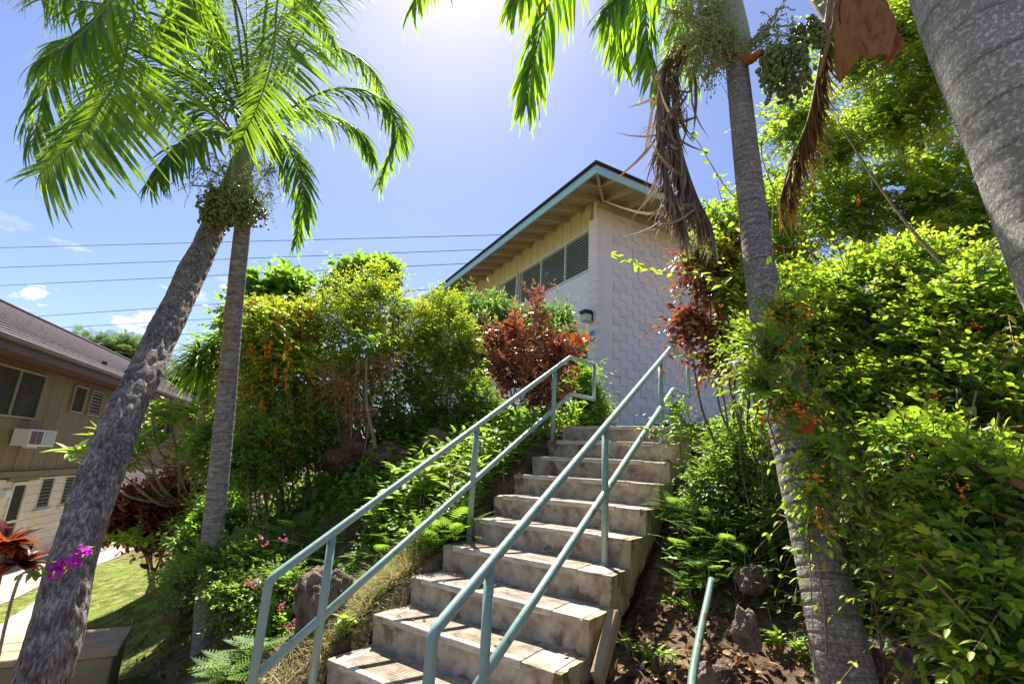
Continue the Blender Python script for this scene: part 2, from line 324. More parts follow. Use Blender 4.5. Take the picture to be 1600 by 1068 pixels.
# bark with rings along the trunk (UV: u round, v metres)
def ringbark(name, c1, c2, c3, ring=14, dark=(.07, .06, .05), rough=.9, blotch=3.0, lich=(.55, .55, .45), lth=.6, around=9, fine=45, contrast=.8, pits=None):
    m, t, b, N, L = newmat(name)
    tc = N.new('ShaderNodeTexCoord'); so_ = N.new('ShaderNodeSeparateXYZ'); su = N.new('ShaderNodeSeparateXYZ'); L(tc.outputs['Object'], so_.inputs[0]); L(tc.outputs['UV'], su.inputs[0])
    cb = N.new('ShaderNodeCombineXYZ'); L(so_.outputs[0], cb.inputs[0]); L(so_.outputs[1], cb.inputs[1]); L(su.outputs[1], cb.inputs[2])
    def nz(sx, sz, det=7, ro=.6):
        mp = N.new('ShaderNodeMapping'); mp.inputs['Scale'].default_value = (sx, sx, sz); L(cb.outputs[0], mp.inputs[0])
        n = N.new('ShaderNodeTexNoise'); n.inputs['Scale'].default_value = 1; n.inputs['Detail'].default_value = det; n.inputs['Roughness'].default_value = ro; L(mp.outputs[0], n.inputs[0]); return n
    n1 = nz(around, ring * 3)
    r = ramp(N, [(.25, dark), (.40, c1), (.55, c2), (.75, c3)]); L(n1.outputs[0], r.inputs[0])
    n2 = nz(blotch * 1.5, blotch, 8, .65)
    r2 = ramp(N, [(lth - .05, (0, 0, 0)), (lth + .13, (1, 1, 1))]); L(n2.outputs[0], r2.inputs[0])
    mx = N.new('ShaderNodeMixRGB'); mx.inputs[2].default_value = (*lich, 1); L(r2.outputs[0], mx.inputs[0]); L(r.outputs[0], mx.inputs[1])
    n3 = nz(fine, fine, 5) if pits is None else nz(pits[0], pits[1], 5, .62)
    lo = .40 if pits is None else .40
    r3 = ramp(N, [(lo - .06, (.25, .22, .2) if pits is None else (.26, .21, .17)), (lo + .17, (1, 1, 1))]); L(n3.outputs[0], r3.inputs[0])
    m3 = N.new('ShaderNodeMixRGB'); m3.blend_type = 'MULTIPLY'; m3.inputs[0].default_value = contrast; L(mx.outputs[0], m3.inputs[1]); L(r3.outputs[0], m3.inputs[2])
    col = m3.outputs[0]
    if pits is None:   # leaf scar rings
        wv = N.new('ShaderNodeTexWave'); wv.bands_direction = 'Z'; wv.wave_profile = 'SAW'; wv.inputs['Scale'].default_value = ring / 6.283 * 2; wv.inputs['Distortion'].default_value = 1.2; wv.inputs['Detail'].default_value = 3; wv.inputs['Detail Scale'].default_value = 1.5
        L(cb.outputs[0], wv.inputs[0]); r4 = ramp(N, [(0, (.42, .38, .34)), (.16, (1, 1, 1)), (1, (.86, .85, .83))]); L(wv.outputs[0], r4.inputs[0])
        m4 = N.new('ShaderNodeMixRGB'); m4.blend_type = 'MULTIPLY'; m4.inputs[0].default_value = .9; L(col, m4.inputs[1]); L(r4.outputs[0], m4.inputs[2]); col = m4.outputs[0]
    L(col, b.inputs['Base Color']); b.inputs['Roughness'].default_value = rough; b.inputs['Specular IOR Level'].default_value = .2
    ad = N.new('ShaderNodeMath'); ad.operation = 'ADD'; L(n1.outputs[0], ad.inputs[0]); L(r3.outputs[0], ad.inputs[1])
    bp = N.new('ShaderNodeBump'); bp.inputs['Strength'].default_value = .8; bp.inputs['Distance'].default_value = .012 if pits is None else .02; L(ad.outputs[0], bp.inputs['Height']); L(bp.outputs[0], b.inputs['Normal'])
    return m
M['barkA'] = ringbark('fissured_grey_bark', (.29, .25, .215), (.42, .365, .32), (.54, .485, .44), 3, (.16, .13, .11), lth=.64, lich=(.42, .41, .36), pits=(80, 22), contrast=.9)
M['barkB'] = ringbark('ringed_grey_bark', (.26, .225, .20), (.38, .34, .31), (.48, .43, .39), 18, (.17, .15, .13), lth=.66, fine=30, contrast=.5)
M['barkC'] = ringbark('mottled_dark_bark', (.32, .285, .25), (.42, .385, .34), (.54, .50, .45), 24, (.09, .075, .06), lth=.57, lich=(.50, .51, .44), blotch=5, contrast=.6, around=8, fine=80)
M['barkD'] = ringbark('lichen_bark', (.55, .52, .45), (.66, .62, .55), (.76, .72, .65), 9, (.34, .30, .24), blotch=9, lth=.56, lich=(.50, .54, .40), contrast=.4, around=3, fine=120)
# ground
def groundm():
    m, t, b, N, L = newmat('soil_and_turf')
    a = N.new('ShaderNodeAttribute'); a.attribute_name = 'turf'
    ge = N.new('ShaderNodeNewGeometry')
    def nz(s, d=8):
        n = N.new('ShaderNodeTexNoise'); n.inputs['Scale'].default_value = s; n.inputs['Detail'].default_value = d; L(ge.outputs['Position'], n.inputs[0]); return n
    n1, n2, n3 = nz(2.2), nz(26), nz(6)
    soil = ramp(N, [(.32, (.045, .028, .018)), (.5, (.13, .085, .055)), (.66, (.24, .17, .115))]); L(n1.outputs[0], soil.inputs[0])
    turf = ramp(N, [(.35, (.07, .10, .02)), (.5, (.15, .20, .035)), (.68, (.34, .30, .12))]); L(n3.outputs[0], turf.inputs[0])
    mx = N.new('ShaderNodeMixRGB'); L(a.outputs['Fac'], mx.inputs[0]); L(soil.outputs[0], mx.inputs[1]); L(turf.outputs[0], mx.inputs[2])
    m2 = N.new('ShaderNodeMixRGB'); m2.blend_type = 'MULTIPLY'; m2.inputs[0].default_value = .6; r = ramp(N, [(.35, (.45, .4, .35)), (.6, (1, 1, 1))]); L(n2.outputs[0], r.inputs[0])
    L(mx.outputs[0], m2.inputs[1]); L(r.outputs[0], m2.inputs[2]); L(m2.outputs[0], b.inputs['Base Color']); b.inputs['Roughness'].default_value = 1; b.inputs['Specular IOR Level'].default_value = .1
    bp = N.new('ShaderNodeBump'); bp.inputs['Strength'].default_value = .8; bp.inputs['Distance'].default_value = .03; L(n2.outputs[0], bp.inputs['Height']); L(bp.outputs[0], b.inputs['Normal'])
    return m
M['ground'] = groundm()

# ---------------------------------------------------------------- terrain
CTL = np.array([(-2, 2.5, -.49), (-3.5, 2.5, -.5), (-1.2, .6, -.49), (-2, 4.5, -.45), (-1, -.3, -.42), (-3, 0, -.6), (-4, -3, -1.2), (-1, -1.2, -.55),
    (-.2, -.2, -.12), (.1, -.26, 0), (.6, -.15, .27), (1.2, -.15, .58), (1.8, -.15, .95), (2.5, -.2, 1.35), (3.5, -.3, 1.6),
    (.1, -1, -.3), (0, -1.9, -.62), (.5, -.9, .0), (1, -1.0, .42), (1.25, -1.6, .5), (1.9, -2.0, .95), (2.6, -2.5, 1.3), (3.5, -3, 1.4), (.7, -2, .0), (.9, -3, -.25), (1.9, -3.5, .4), (3, -4.5, .7),
    (.2, -3.06, -.78), (-.2, -2.1, -.68), (.58, -5, -.9), (1.4, -5.8, -1.0), (2.2, -7.6, -1.35), (2.2, -9.8, -1.5), (3.5, -6.5, -.5), (5, -5.5, .5),
    (1.5, -14.1, -1.96), (10.4, -26.2, -1.96), (-2, -9.25, -1.9), (5, -17, -1.96), (-3, -16, -1.96), (6, -12, -1.6), (9, -12, -.6), (0, -11, -1.9), (-6, -6, -1.9),
    (.0, 1.6, -.22), (.36, 1.72, -.02), (.84, 1.55, .12), (1.3, 1.45, .36), (1.7, 1.5, .60), (2.4, 1.5, 1.0), (2.9, 1.4, 1.32), (.2, 2.4, -.12), (.9, 2.4, .25), (1.6, 2.4, .7), (2.5, 2.5, 1.2), (3.5, 2.5, 1.6),
    (-.6, 1.6, -.42), (0, 3.5, -.1), (1, 4, .4), (2.5, 5, 1.2), (4.5, 4, 1.8), (6, 7, 2.4), (0, 7, .3), (4, .5, 1.55), (5, .5, 1.68), (7.5, -1.8, 1.95), (7.5, 3, 2.1), (10, -4, 1.95), (6, -3, 1.7), (8.5, -5, 1.7), (11, -1.3, 2.2), (11, 5, 2.4),
    (40, 0, 2), (40, -40, -2), (0, -40, -2.5), (-30, 0, -1), (-30, -30, -2), (0, 40, 1), (40, 40, 3)])
d = np.linalg.norm(CTL[:, None, :2] - CTL[None, :, :2], axis=2); n_ = len(CTL)
A_ = np.zeros((n_ + 1, n_ + 1)); A_[:n_, :n_] = d; A_[:n_, n_] = 1; A_[n_, :n_] = 1
W_ = np.linalg.solve(A_, np.append(CTL[:, 2], 0))
def hgt_l(h, ww):
    h, ww = np.atleast_1d(h).astype(float), np.atleast_1d(ww).astype(float)
    z = np.full(h.shape, W_[-1])
    for k in range(n_): z = z + W_[k] * np.sqrt((h - CTL[k, 0]) ** 2 + (ww - CTL[k, 1]) ** 2)
    z = z + .035 * np.sin(h * 3.1 + ww * 1.7) * np.cos(ww * 2.3 - h) * np.clip((np.hypot(h + 2, ww - 2.5) - 1) / 2, 0, 1)
    inn = (ww > -.04) & (ww < 1.36) & (h > -1)
    cap = np.where(h < 2.6, .573 * h - .48, 1.05)
    return np.where(inn & (h < 7.4), np.minimum(z, cap), z)
def ground(x, y):
    q = np.stack([np.atleast_1d(x) - P0[0], np.atleast_1d(y) - P0[1]], -1)
    return hgt_l(q @ HH[:2], q @ WW[:2]) + P0[2]
def gz(x, y): return float(ground(x, y)[0])
uu = np.sinh(np.linspace(-1, 1, 520) * 7.2) / math.sinh(7.2) * 600
uu = np.sort(np.unique(np.round(np.concatenate([uu, np.linspace(-9, 9, 260)]), 3)))
ww_ = np.sort(np.unique(np.round(np.concatenate([np.sinh(np.linspace(-1, 1, 200) * 7.2) / math.sinh(7.2) * 600, np.linspace(-16, 7, 330), [-.04, 1.36]]), 3)))
uu = uu[np.concatenate([[True], np.diff(uu) > .02])]
GH, GW = np.meshgrid(uu, ww_, indexing='ij')
ZG = hgt_l(GH.ravel(), GW.ravel())
far = np.hypot(GH.ravel(), GW.ravel()); ZG = np.where(far > 60, ZG * np.clip(1 - (far - 60) / 80, 0, 1) - 2 * np.clip((far - 60) / 80, 0, 1), ZG)
VG = P0[None] + GH.ravel()[:, None] * HH + GW.ravel()[:, None] * WW + ZG[:, None] * ZZ
nh, nw = GH.shape; ii = (np.arange(nh - 1)[:, None] * nw + np.arange(nw - 1)[None]).ravel()
me = mesh_np('ground', VG, [np.stack([ii, ii + 1, ii + nw + 1, ii + nw], -1)[:, ::-1]], smooth=True)
at_t = me.attributes.new('turf', 'FLOAT', 'POINT')
hh_, wv_ = GH.ravel(), GW.ravel()
turf = 1 / (1 + np.exp((wv_ + 1.9 + .25 * np.sin(hh_ * 2)) * 3)) * 1 / (1 + np.exp((hh_ - (.9 + np.clip(-wv_ - 3, 0, 9) * .35)) * 3))
house_d = np.abs(0)
turf = np.maximum(turf, np.exp(-((hh_ - .6) ** 2 / .3 + (wv_ + .45) ** 2 / .12)))
at_t.data.foreach_set('value', turf.astype(np.float32))
put('ground', me, M['ground'], kind='structure')

# ---------------------------------------------------------------- leaves and scattering
def leaf_mesh(name, kind, mat):
    """unit leaf along +X, upper side +Z"""
    if kind == 'far': V = [(0, 0, 0), (.5, .24, .05), (1, 0, -.08), (.5, -.24, .05)]; Fc = [np.array([(0, 3, 2), (0, 2, 1)])]
    elif kind in ('oval', 'lance', 'wide', 'long'):
        wd = dict(oval=.215, lance=.13, wide=.30, long=.09)[kind]; dr = dict(oval=.12, lance=.16, wide=.10, long=.3)[kind]
        xs = (0, .3, .68, 1); ws = (0, wd, wd * .85, 0)
        V = [(x, 0, -dr * x * x) for x in xs] + [(xs[i], s * ws[i], -dr * xs[i] ** 2 + .35 * ws[i]) for i in (1, 2) for s in (1, -1)]
        Fc = [np.array([(0, 1, 4), (0, 5, 1), (3, 6, 2), (3, 2, 7)]), np.array([(1, 2, 6, 4), (1, 5, 7, 2)])]
    elif kind.startswith('strip'):
        dr = dict(strip0=.08, strip1=.3, strip2=.6)[kind]; n = 6; V = []; Fq = []
        for i in range(n):
            x = i / (n - 1); wd = .021 * (1 - x ** 3) * (.55 + 1.2 * min(x, .4)) + .001; z = -dr * x ** 2.2
            V += [(x * (1 - dr * .25 * x), wd, z + .5 * wd), (x * (1 - dr * .25 * x), 0, z), (x * (1 - dr * .25 * x), -wd, z + .5 * wd)]
        for i in range(n - 1):
            a = i * 3; Fq += [(a, a + 1, a + 4, a + 3), (a + 1, a + 2, a + 5, a + 4)]
        Fc = [np.array(Fq)]
    elif kind == 'blade': V = [(0, -.02, 0), (0, .02, 0), (.55, .012, .04), (.55, -.012, .04), (1, 0, -.05)]; Fc = [np.array([(3, 2, 4)]), np.array([(0, 1, 2, 3)])]
    elif kind == 'pinna':  # a small feathered frond in one piece
        V = []; Fq = []; n = 11
        for i in range(n):
            x = (i + .6) / n; l = .30 * math.sin(math.pi * min(1, x * .85 + .16)) ; z = -.25 * x * x
            for s in (1, -1):
                b = len(V); V += [(x - .02, 0, z), (x + .028, 0, z), (x + .09 + l * .25, s * l, z - .05), (x + .03 + l * .2, s * l * .8, z - .03)]
                Fq.append((b, b + 1, b + 2, b + 3))
        b = len(V); V += [(0, -.006, 0), (0, .006, 0), (1, .003, -.25), (1, -.003, -.25)]; Fq.append((b, b + 1, b + 2, b + 3)); Fc = [np.array(Fq)]
    V = np.array(V, float)
    me = mesh_np(name, V, Fc, smooth=True); me.materials.append(mat)
    return V, Fc, me
_lm = {}
def lm(kind, matname):
    k = (kind, matname)
    if k not in _lm: _lm[k] = leaf_mesh('leaf', kind, M[matname])
    return _lm[k]
def frames(D, Nn, L_, P, roll=None):
    """matrices with x along D, z near Nn, scale L_, at P"""
    D = D / (np.linalg.norm(D, axis=1)[:, None] + 1e-9); Yv = np.cross(Nn, D); bad = np.linalg.norm(Yv, axis=1) < 1e-3; Yv[bad] = (1, 0, 0)
    Yv /= np.linalg.norm(Yv, axis=1)[:, None]; Zv = np.cross(D, Yv)
    if roll is not None:
        c, s = np.cos(roll)[:, None], np.sin(roll)[:, None]; Yv, Zv = Yv * c + Zv * s, Zv * c - Yv * s
    m = np.zeros((len(D), 3, 4)); L3 = np.asarray(L_)
    if L3.ndim == 1: L3 = np.stack([L3, L3, L3], -1)
    m[:, :, 0] = D * L3[:, :1]; m[:, :, 1] = Yv * L3[:, 1:2]; m[:, :, 2] = Zv * L3[:, 2:]; m[:, :, 3] = P
    return m
def scatter(name, bulk, mats, tint, kind, matname, parent, n_ind=0, far_kind=None, mass=True):
    """the n_ind matrices nearest to the eye as objects of their own, the rest as one mass"""
    if len(mats) == 0: return
    dist = np.linalg.norm(mats[:, :, 3] - CAM, axis=1); order = np.argsort(dist)
    V, Fc, me = lm(kind, matname); pl = WL[parent.name]
    for i in order[:n_ind]:
        o = bpy.data.objects.new(name, me); m = Matrix([list(r) for r in mats[i]] + [[0, 0, 0, 1]]); m.translation = Vector(mats[i][:, 3] - pl)
        o.matrix_basis = m; o.parent = parent; o.color = (float(tint[i]), 0, 0, 1); COL.objects.link(o)
    rest = order[n_ind:]
    if len(rest) == 0: return
    if far_kind: V, Fc, me = lm(far_kind, matname)
    mm = mats[rest]; n = len(rest); k = len(V)
    VV = np.einsum('nij,kj->nki', mm[:, :, :3], V) + mm[:, None, :, 3]
    fs = []; at_ = []
    for f in Fc:
        fs.append((f[None] + (np.arange(n) * k)[:, None, None]).reshape(-1, f.shape[1])); at_.append(np.repeat(tint[rest], len(f)))
    o = solid(bulk, VV.reshape(-1, 3), fs, M[matname], parent, attr=np.concatenate(at_), smooth=True)
    if mass: o['kind'] = 'stuff'
    return o
def runit(rng, n):
    v = rng.normal(size=(n, 3)); return v / np.linalg.norm(v, axis=1)[:, None]
def sprays(rng, clumps, n, tl, ll, step, up=.3, droop=.25, opp=True, shell=.5, flat=.6, lj=.42, twigs=None, tint0=.15, tint1=.55):
    """twigs with leaves growing out of leafy clumps (x,y,z,rx,ry,rz)"""
    C = np.array(clumps, float); wgt = (C[:, 3] * C[:, 4] * C[:, 5]) ** .667; idx = rng.choice(len(C), n, p=wgt / wgt.sum())
    u = runit(rng, n); rr = rng.uniform(shell, 1, n) ** .6
    p0 = C[idx, :3] + u * C[idx, 3:] * rr[:, None]
    D = u * .9 + np.array((0, 0, up)) + rng.normal(size=(n, 3)) * .35; D /= np.linalg.norm(D, axis=1)[:, None]
    TLn = tl * rng.uniform(.55, 1.25, n) * np.where(rng.random(n) < .17, 2.0, 1); p0 = p0 - D * TLn[:, None] * .5
    m = max(3, int(tl / step)); t = (np.arange(m) + .5) / m
    base = rng.uniform(-.15, .25, n) + .1 * (u[:, 2])
    P, DD, NN, LL, TT = [], [], [], [], []
    side0 = np.cross(D, (0, 0, 1)); side0 /= np.linalg.norm(side0, axis=1)[:, None] + 1e-6
    upv = np.cross(side0, D)
    for j in range(m):
        p = p0 + D * (TLn * t[j])[:, None]; p[:, 2] -= droop * TLn * t[j] ** 2; tan = D.copy(); tan[:, 2] -= 2 * droop * t[j]
        tan /= np.linalg.norm(tan, axis=1)[:, None]
        ph = (j % 2) * math.pi / 2 * (1 - flat) + rng.uniform(-.4, .4, n)
        for s in ((1, -1) if opp else ((1, -1)[j % 2],)):
            sv = side0 * (np.cos(ph) * s)[:, None] + upv * (np.sin(ph) * s)[:, None]
            dv = tan * .55 + sv * .85 + rng.normal(size=(n, 3)) * .18; dv[:, 2] -= .12
            P.append(p); DD.append(dv); NN.append(upv + rng.normal(size=(n, 3)) * .35)
            LL.append(ll * (1 - .45 * t[j] ** 2) * rng.uniform(1 - lj, 1 + lj, n)); TT.append(np.clip(tint0 + base + (tint1 - tint0) * t[j] + rng.uniform(-.1, .1, n), 0, 1))
    dv = D.copy(); dv[:, 2] -= 2 * droop; P.append(p0 + D * TLn[:, None] - np.array((0, 0, 1)) * (droop * TLn)[:, None]); DD.append(dv); NN.append(upv); LL.append(ll * .6 * np.ones(n)); TT.append(np.clip(tint1 + base, 0, 1))
    if twigs is not None:
        q = np.stack([p0, p0 + D * (TLn * .5)[:, None] - ZZ * (droop * TLn * .25)[:, None], p0 + D * TLn[:, None] - ZZ * (droop * TLn)[:, None]], 1)
        r = np.array((.0035, .0026, .0012)); a = np.array([0, 2.09, 4.19])
        V = q[:, :, None, :] + r[None, :, None, None] * (np.cos(a)[None, None, :, None] * side0[:, None, None, :] + np.sin(a)[None, None, :, None] * upv[:, None, None, :])
        b = np.array([(i, (i + 1) % 3, 3 + (i + 1) % 3, 3 + i) for i in range(3)] + [(3 + i, 3 + (i + 1) % 3, 6 + (i + 1) % 3, 6 + i) for i in range(3)])
        twigs.add(V.reshape(-1, 3), [(b[None] + (np.arange(n) * 9)[:, None, None]).reshape(-1, 4)])
    P, DD, NN, LL, TT = map(np.concatenate, (P, DD, NN, LL, TT))
    return frames(DD, NN, LL, P), TT
def stems(t, rng, base, tops, r0, mat='twig', name='stem', wob=.12):
    for k, top in enumerate(tops):
        b = np.array(base) + np.array((rng.uniform(-.12, .12), rng.uniform(-.12, .12), -.08)); top = np.array(top); mid = [b + (top - b) * f + rng.normal(size=3) * wob * np.linalg.norm(top - b) * .3 for f in (.33, .66)]
        P = catmull([b, *mid, top], 14); tube(name, P, np.linspace(r0, r0 * .35, 14) * rng.uniform(.7, 1.1), M[mat], t, 7)
def ell(pts):
    """(px,py,d,rpx,rpy) seen ellipses -> world clumps with real radii"""
    o = []
    for px, py, d, rx, ry in pts:
        c = at(px, py, d); k = -(R.T @ (c - CAM))[2] / F
        o.append((*c, rx * k, (rx + ry) / 2 * k, ry * k))
    return o
def berries(t, rng, spots, n, r=.0055, ln=.12, mat='berry', name='berry_cluster'):
    for p in spots:
        a = Acc(); P = catmull([p, p + np.array((rng.uniform(-.03, .03), rng.uniform(-.03, .03), -ln * .5)), p + np.array((rng.uniform(-.04, .04), rng.uniform(-.04, .04), -ln))], 6)
        a.tube(P, .0012, 3)
        for k in range(n):
            q = P[rng.integers(6)] + rng.normal(size=3) * np.array((.012, .012, .010)); a.ball(q, r * rng.uniform(.8, 1.2))
        a.build(name, M[mat], t)
def pick(rng, clumps, n, shell=.95):
    C = np.array(clumps); i = rng.integers(len(C), size=n); u = runit(rng, n)
    tocam = CAM - C[i, :3]; tocam /= np.linalg.norm(tocam, axis=1)[:, None]; u = u + tocam * .9; u /= np.linalg.norm(u, axis=1)[:, None]
    return C[i, :3] + u * C[i, 3:] * shell
def flowers(t, rng, spots, mat, name, r=.012, petals=5, each=6, spread=.03):
    for p in spots:
        n = petals * each; c = np.asarray(p) + np.repeat(rng.normal(size=(each, 3)) * spread, petals, 0); D = runit(rng, n)
        V, Fc, me = lm('wide', mat); mm = frames(D, runit(rng, n), np.full(n, r * 1.6) * rng.uniform(.7, 1.2, n), c)
        VV = np.einsum('nij,kj->nki', mm[:, :, :3], V) + mm[:, None, :, 3]
        solid(name, VV.reshape(-1, 3), [(f[None] + (np.arange(n) * len(V))[:, None, None]).reshape(-1, f.shape[1]) for f in Fc], M[mat], t, attr=np.concatenate([np.repeat(rng.uniform(0, 1, n), len(f)) for f in Fc]), smooth=True)

# ---------------------------------------------------------------- RIGHT: the staircase
st = thing('concrete_staircase', 'worn concrete staircase climbing the slope up to the white block building', 'stairs', loc(0, .65, 0))
RISE, RUN = .172, .30
FS = Frame(P0[:2], 34.83, 1)       # s = up the flight, o = to the right (w)
FS.n = WW.copy()
for k in range(-3, 10):
    z = .49 + RISE * k; s0 = RUN * k
    depth = RUN + .03 if k < 9 else 1.0
    f = Acc()
    # the step as a subdivided body whose edges are chipped and uneven
    nx, prof = 60, [(0.02, -RISE - .04), (.012, -.06), (0, -.012), (.003, -.003), (.014, 0), (.06, 0.0), (.12, 0), (.2, 0), (depth, 0), (depth, -RISE - .04)]
    V = []
    for i in range(nx + 1):
        wv = 1.285 * i / nx
        for j, (s, dz) in enumerate(prof):
            chip = noise.noise(Vector((wv * 9, k * 3.1, j * .35))) * .006 + max(0, noise.noise(Vector((wv * 4 + 7, k * 5.3, 0))) - .32) * (.04 if j in (2, 3, 4) else 0)
            edge = max(0, (wv - 1.12) / .165) if wv > 1.12 else max(0, (.10 - wv) / .10)
            chip *= (.35 + 1.4 * edge)
            V.append(FS.pt(s0 + s + (abs(chip) if j < 5 else 0), wv, z + dz - (abs(chip) if 1 < j < 8 else 0)))
    m_ = len(prof); Q = [(i * m_ + j, i * m_ + j + 1, (i + 1) * m_ + j + 1, (i + 1) * m_ + j) for i in range(nx) for j in range(m_ - 1)]
    sp = solid('step', np.array(V), Q + [tuple(range(m_))[::-1], tuple(range(nx * m_, nx * m_ + m_))], M['concrete'], st, origin=FS.pt(s0, .64, z))
    sp.data.shade_flat()
    FS.box('nosing_strip', (s0 - .006, s0 + .034), (.10, 1.10), (z - .032, z + .006), M['nosing'], sp, .004)
    FS.box('ribbed_tread', (s0 + .036, s0 + .235), (.10, 1.10), (z - .01, z + .0045), M['tread'], sp, .002)
# side of the flight with its rough lower edge
prof = []
for k in range(-3, 9):
    prof += [(RUN * k + .004, .49 + RISE * (k - 1) - .004), (RUN * k + .004, .49 + RISE * k - .004)]
prof += [(2.78, .49 + RISE * 8 - .004), (2.78, .49 + RISE * 9 - .3)]
low = [(s, .49 + .573 * s - .21 + .014 * math.sin(s * 23) + .012 * math.sin(s * 51)) for s in np.linspace(2.6, -1.0, 40)]
rng = np.random.default_rng(3)
V, Fq = [], []
ss = np.linspace(-.9, 2.78, 370); rows = 8
for i, s in enumerate(ss):
    k = min(8, math.floor((s - .004) / RUN)); top = .49 + RISE * k - .004; bot = .49 + .573 * min(s, 2.45) - .37 + .02 * noise.noise(Vector((s * 9, 3, 0))) + .016 * noise.noise(Vector((s * 30, 5, 0)))
    for j in range(rows):
        f = j / (rows - 1); z = top + (bot - top) * f
        o = 1.325 + .016 * noise.noise(Vector((s * 6, z * 6, 1))) + .010 * noise.noise(Vector((s * 22, z * 22, 4))) - .012 * (f > .95)
        V.append(FS.pt(s, o, z))
    V.append(FS.pt(s, 1.20, bot + .01)); V.append(FS.pt(s, 1.287, top - .001))
m_ = rows + 2
for i in range(len(ss) - 1):
    for j in range(m_):
        Fq.append((i * m_ + j, i * m_ + (j + 1) % m_, (i + 1) * m_ + (j + 1) % m_, (i + 1) * m_ + j) if j != rows else (i * m_ + j, i * m_ + j + 1, (i + 1) * m_ + j + 1, (i + 1) * m_ + j))
solid('side_stringer', np.array(V), Fq, M['concrete_side'], st)
# upper walk from the stair head to the building
V = [loc(3.6, -.35, 1.5), loc(3.6, 1.7, 1.5), loc(7.3, 1.9, 1.9), loc(7.3, -1.6, 1.9), loc(3.6, -.35, 1.39), loc(3.6, 1.7, 1.39), loc(7.3, 1.9, 1.79), loc(7.3, -1.6, 1.79)]
solid('path', V, [(0, 1, 2, 3)[::1], (4, 5, 1, 0), (5, 6, 2, 1), (6, 7, 3, 2), (7, 4, 0, 3), (7, 6, 5, 4)], M['path'], kind='structure')

# ---------------------------------------------------------------- handrails
def rail(label, wo, kfirst):
    t = thing('handrail', label, 'handrail', loc(0, wo, 0), 'pair of mint green stair handrails')
    def P(h, z): return loc(h, wo, z)
    def pipe(name, pts, r=.0235):
        n = max(12, 6 * len(pts)); tube(name, np.array(pts), r, M['mint'], t, 14)
    top = lambda h: .48 + .576 * (h + .45)
    lo = lambda h: .055 + .578 * (h + .42)
    def bent(a, b, c, r=.0255):
        # straight runs with one tight bend
        q = [a + (b - a) * f for f in (0, .25, .5, .75)]; e1, e2 = nrm(b - a), nrm(c - b)
        q += [b - e1 * .02, b - e1 * .006 + e2 * .006, b + e2 * .02]; q += [b + (c - b) * f for f in (.5, 1)]; return q
    pipe('top_rail', [P(-.45, .1 - .65)] + [P(-.45, .2), P(-.45, .44), P(-.447, .465), P(-.435, .484)] + bent(P(-.42, top(-.42)), P(2.78, 2.338), P(3.42, 2.385)))
    pipe('middle_rail', bent(P(-.425, .052), P(2.82, 1.925), P(3.42, 1.945)))
    pipe('end_post', [P(3.42, 2.385), P(3.42, 2.1), P(3.42, 1.945)])
    for h, k in ((-.105, -1), (1.16, 3), (2.43, 8)):
        zb = .0 + RISE * k if k != 8 else RISE * 8
        pipe('post', [P(h, zb - .02), P(h, (zb + top(h)) / 2), P(h, top(h) - .01)])
        tube('base_flange', np.array([P(h, zb + .001), P(h, zb + .008)]), .037, M['mint'], t, 14)
    return t
rail('mint green pipe handrail along the left edge of the concrete stairs', .035, 0)
rail('mint green pipe handrail along the right side of the stairs, nearest the camera', 1.17, 0)

# ---------------------------------------------------------------- RIGHT BUILDING
C = at(933, 322, 10.5)
FL = Frame(C, -28.7, -1); FR = Frame(C, 61.3, 1)
bld = thing('white_block_building', 'white two storey block building with teal fascia at the top of the stairs', 'building', (C[0], C[1], 2.4))
ZB, ZT = 2.2, 7.74
# core behind the facing
FL.prism('wall_core', [(0.05, ZB - .6), (13.5, ZB - .6), (13.5, ZT + .19), (.05, ZT + .19)], (-.16, -9), M['wallwhite'], bld)
rw = FR.box('gable_wall', (.02, 11), (-.16, -.04), (ZB - .6, ZT + .225), M['wallwhite'], bld)
def zig_mesh():
    return None
# running-bond blocks, half of every bed joint struck: the joints read as a zigzag
cw, ch = .2, .2033
import itertools
cnt = 0; cand = []
for c in range(-3, 26):
    for b in range(-1, 28):
        s0 = .52 + (2 * b + (c % 2)) * cw; z0 = 2.45 + c * ch
        if s0 < .5 or s0 > 8.4 or z0 > ZT - .18: continue
        cand.append((s0, z0, c))
cand.sort(key=lambda q: (q[0] - 2) * .7 + abs(q[1] - 5) * .3)
blockV = {}
def block_zig():
    g = .0095; d = .026; b = .003
    V, Fq = [], []
    def bx(x0, x1, z0, z1):
        i = len(V)
        V.extend([(x0, 0, z0), (x1, 0, z0), (x1, 0, z1), (x0, 0, z1), (x0 + b, d, z0 + b), (x1 - b, d, z0 + b), (x1 - b, d, z1 - b), (x0 + b, d, z1 - b)])
        Fq.extend([(i, i + 1, i + 5, i + 4), (i + 1, i + 2, i + 6, i + 5), (i + 2, i + 3, i + 7, i + 6), (i + 3, i, i + 4, i + 7), (i + 4, i + 5, i + 6, i + 7)])
    V = [(g, 0, g), (2 * cw, 0, g)]
    # outline of one block face: full width, upper joint only over its left half
    pts = [(g, 0), (cw, 0), (cw, 0), (2 * cw - g, 0), (2 * cw - g, ch), (cw, ch), (cw, ch - 2 * g), (g, ch - 2 * g)]
    pts = [(g, 0), (2 * cw - g, 0), (2 * cw - g, ch - 2 * g), (cw, ch - 2 * g), (cw, ch), (g, ch)]
    V = [(x, 0, z) for x, z in pts] + [(x, d, z) for x, z in pts]; n = len(pts)
    Fq = [tuple(range(n, 2 * n))] + [(i, (i + 1) % n, (i + 1) % n + n, i + n) for i in range(n)]
    me = bpy.data.meshes.new('block'); me.from_pydata(V, [], Fq); me.materials.append(M['wallwhite']); me.update(); me.shade_flat()
    return me
zm = block_zig()
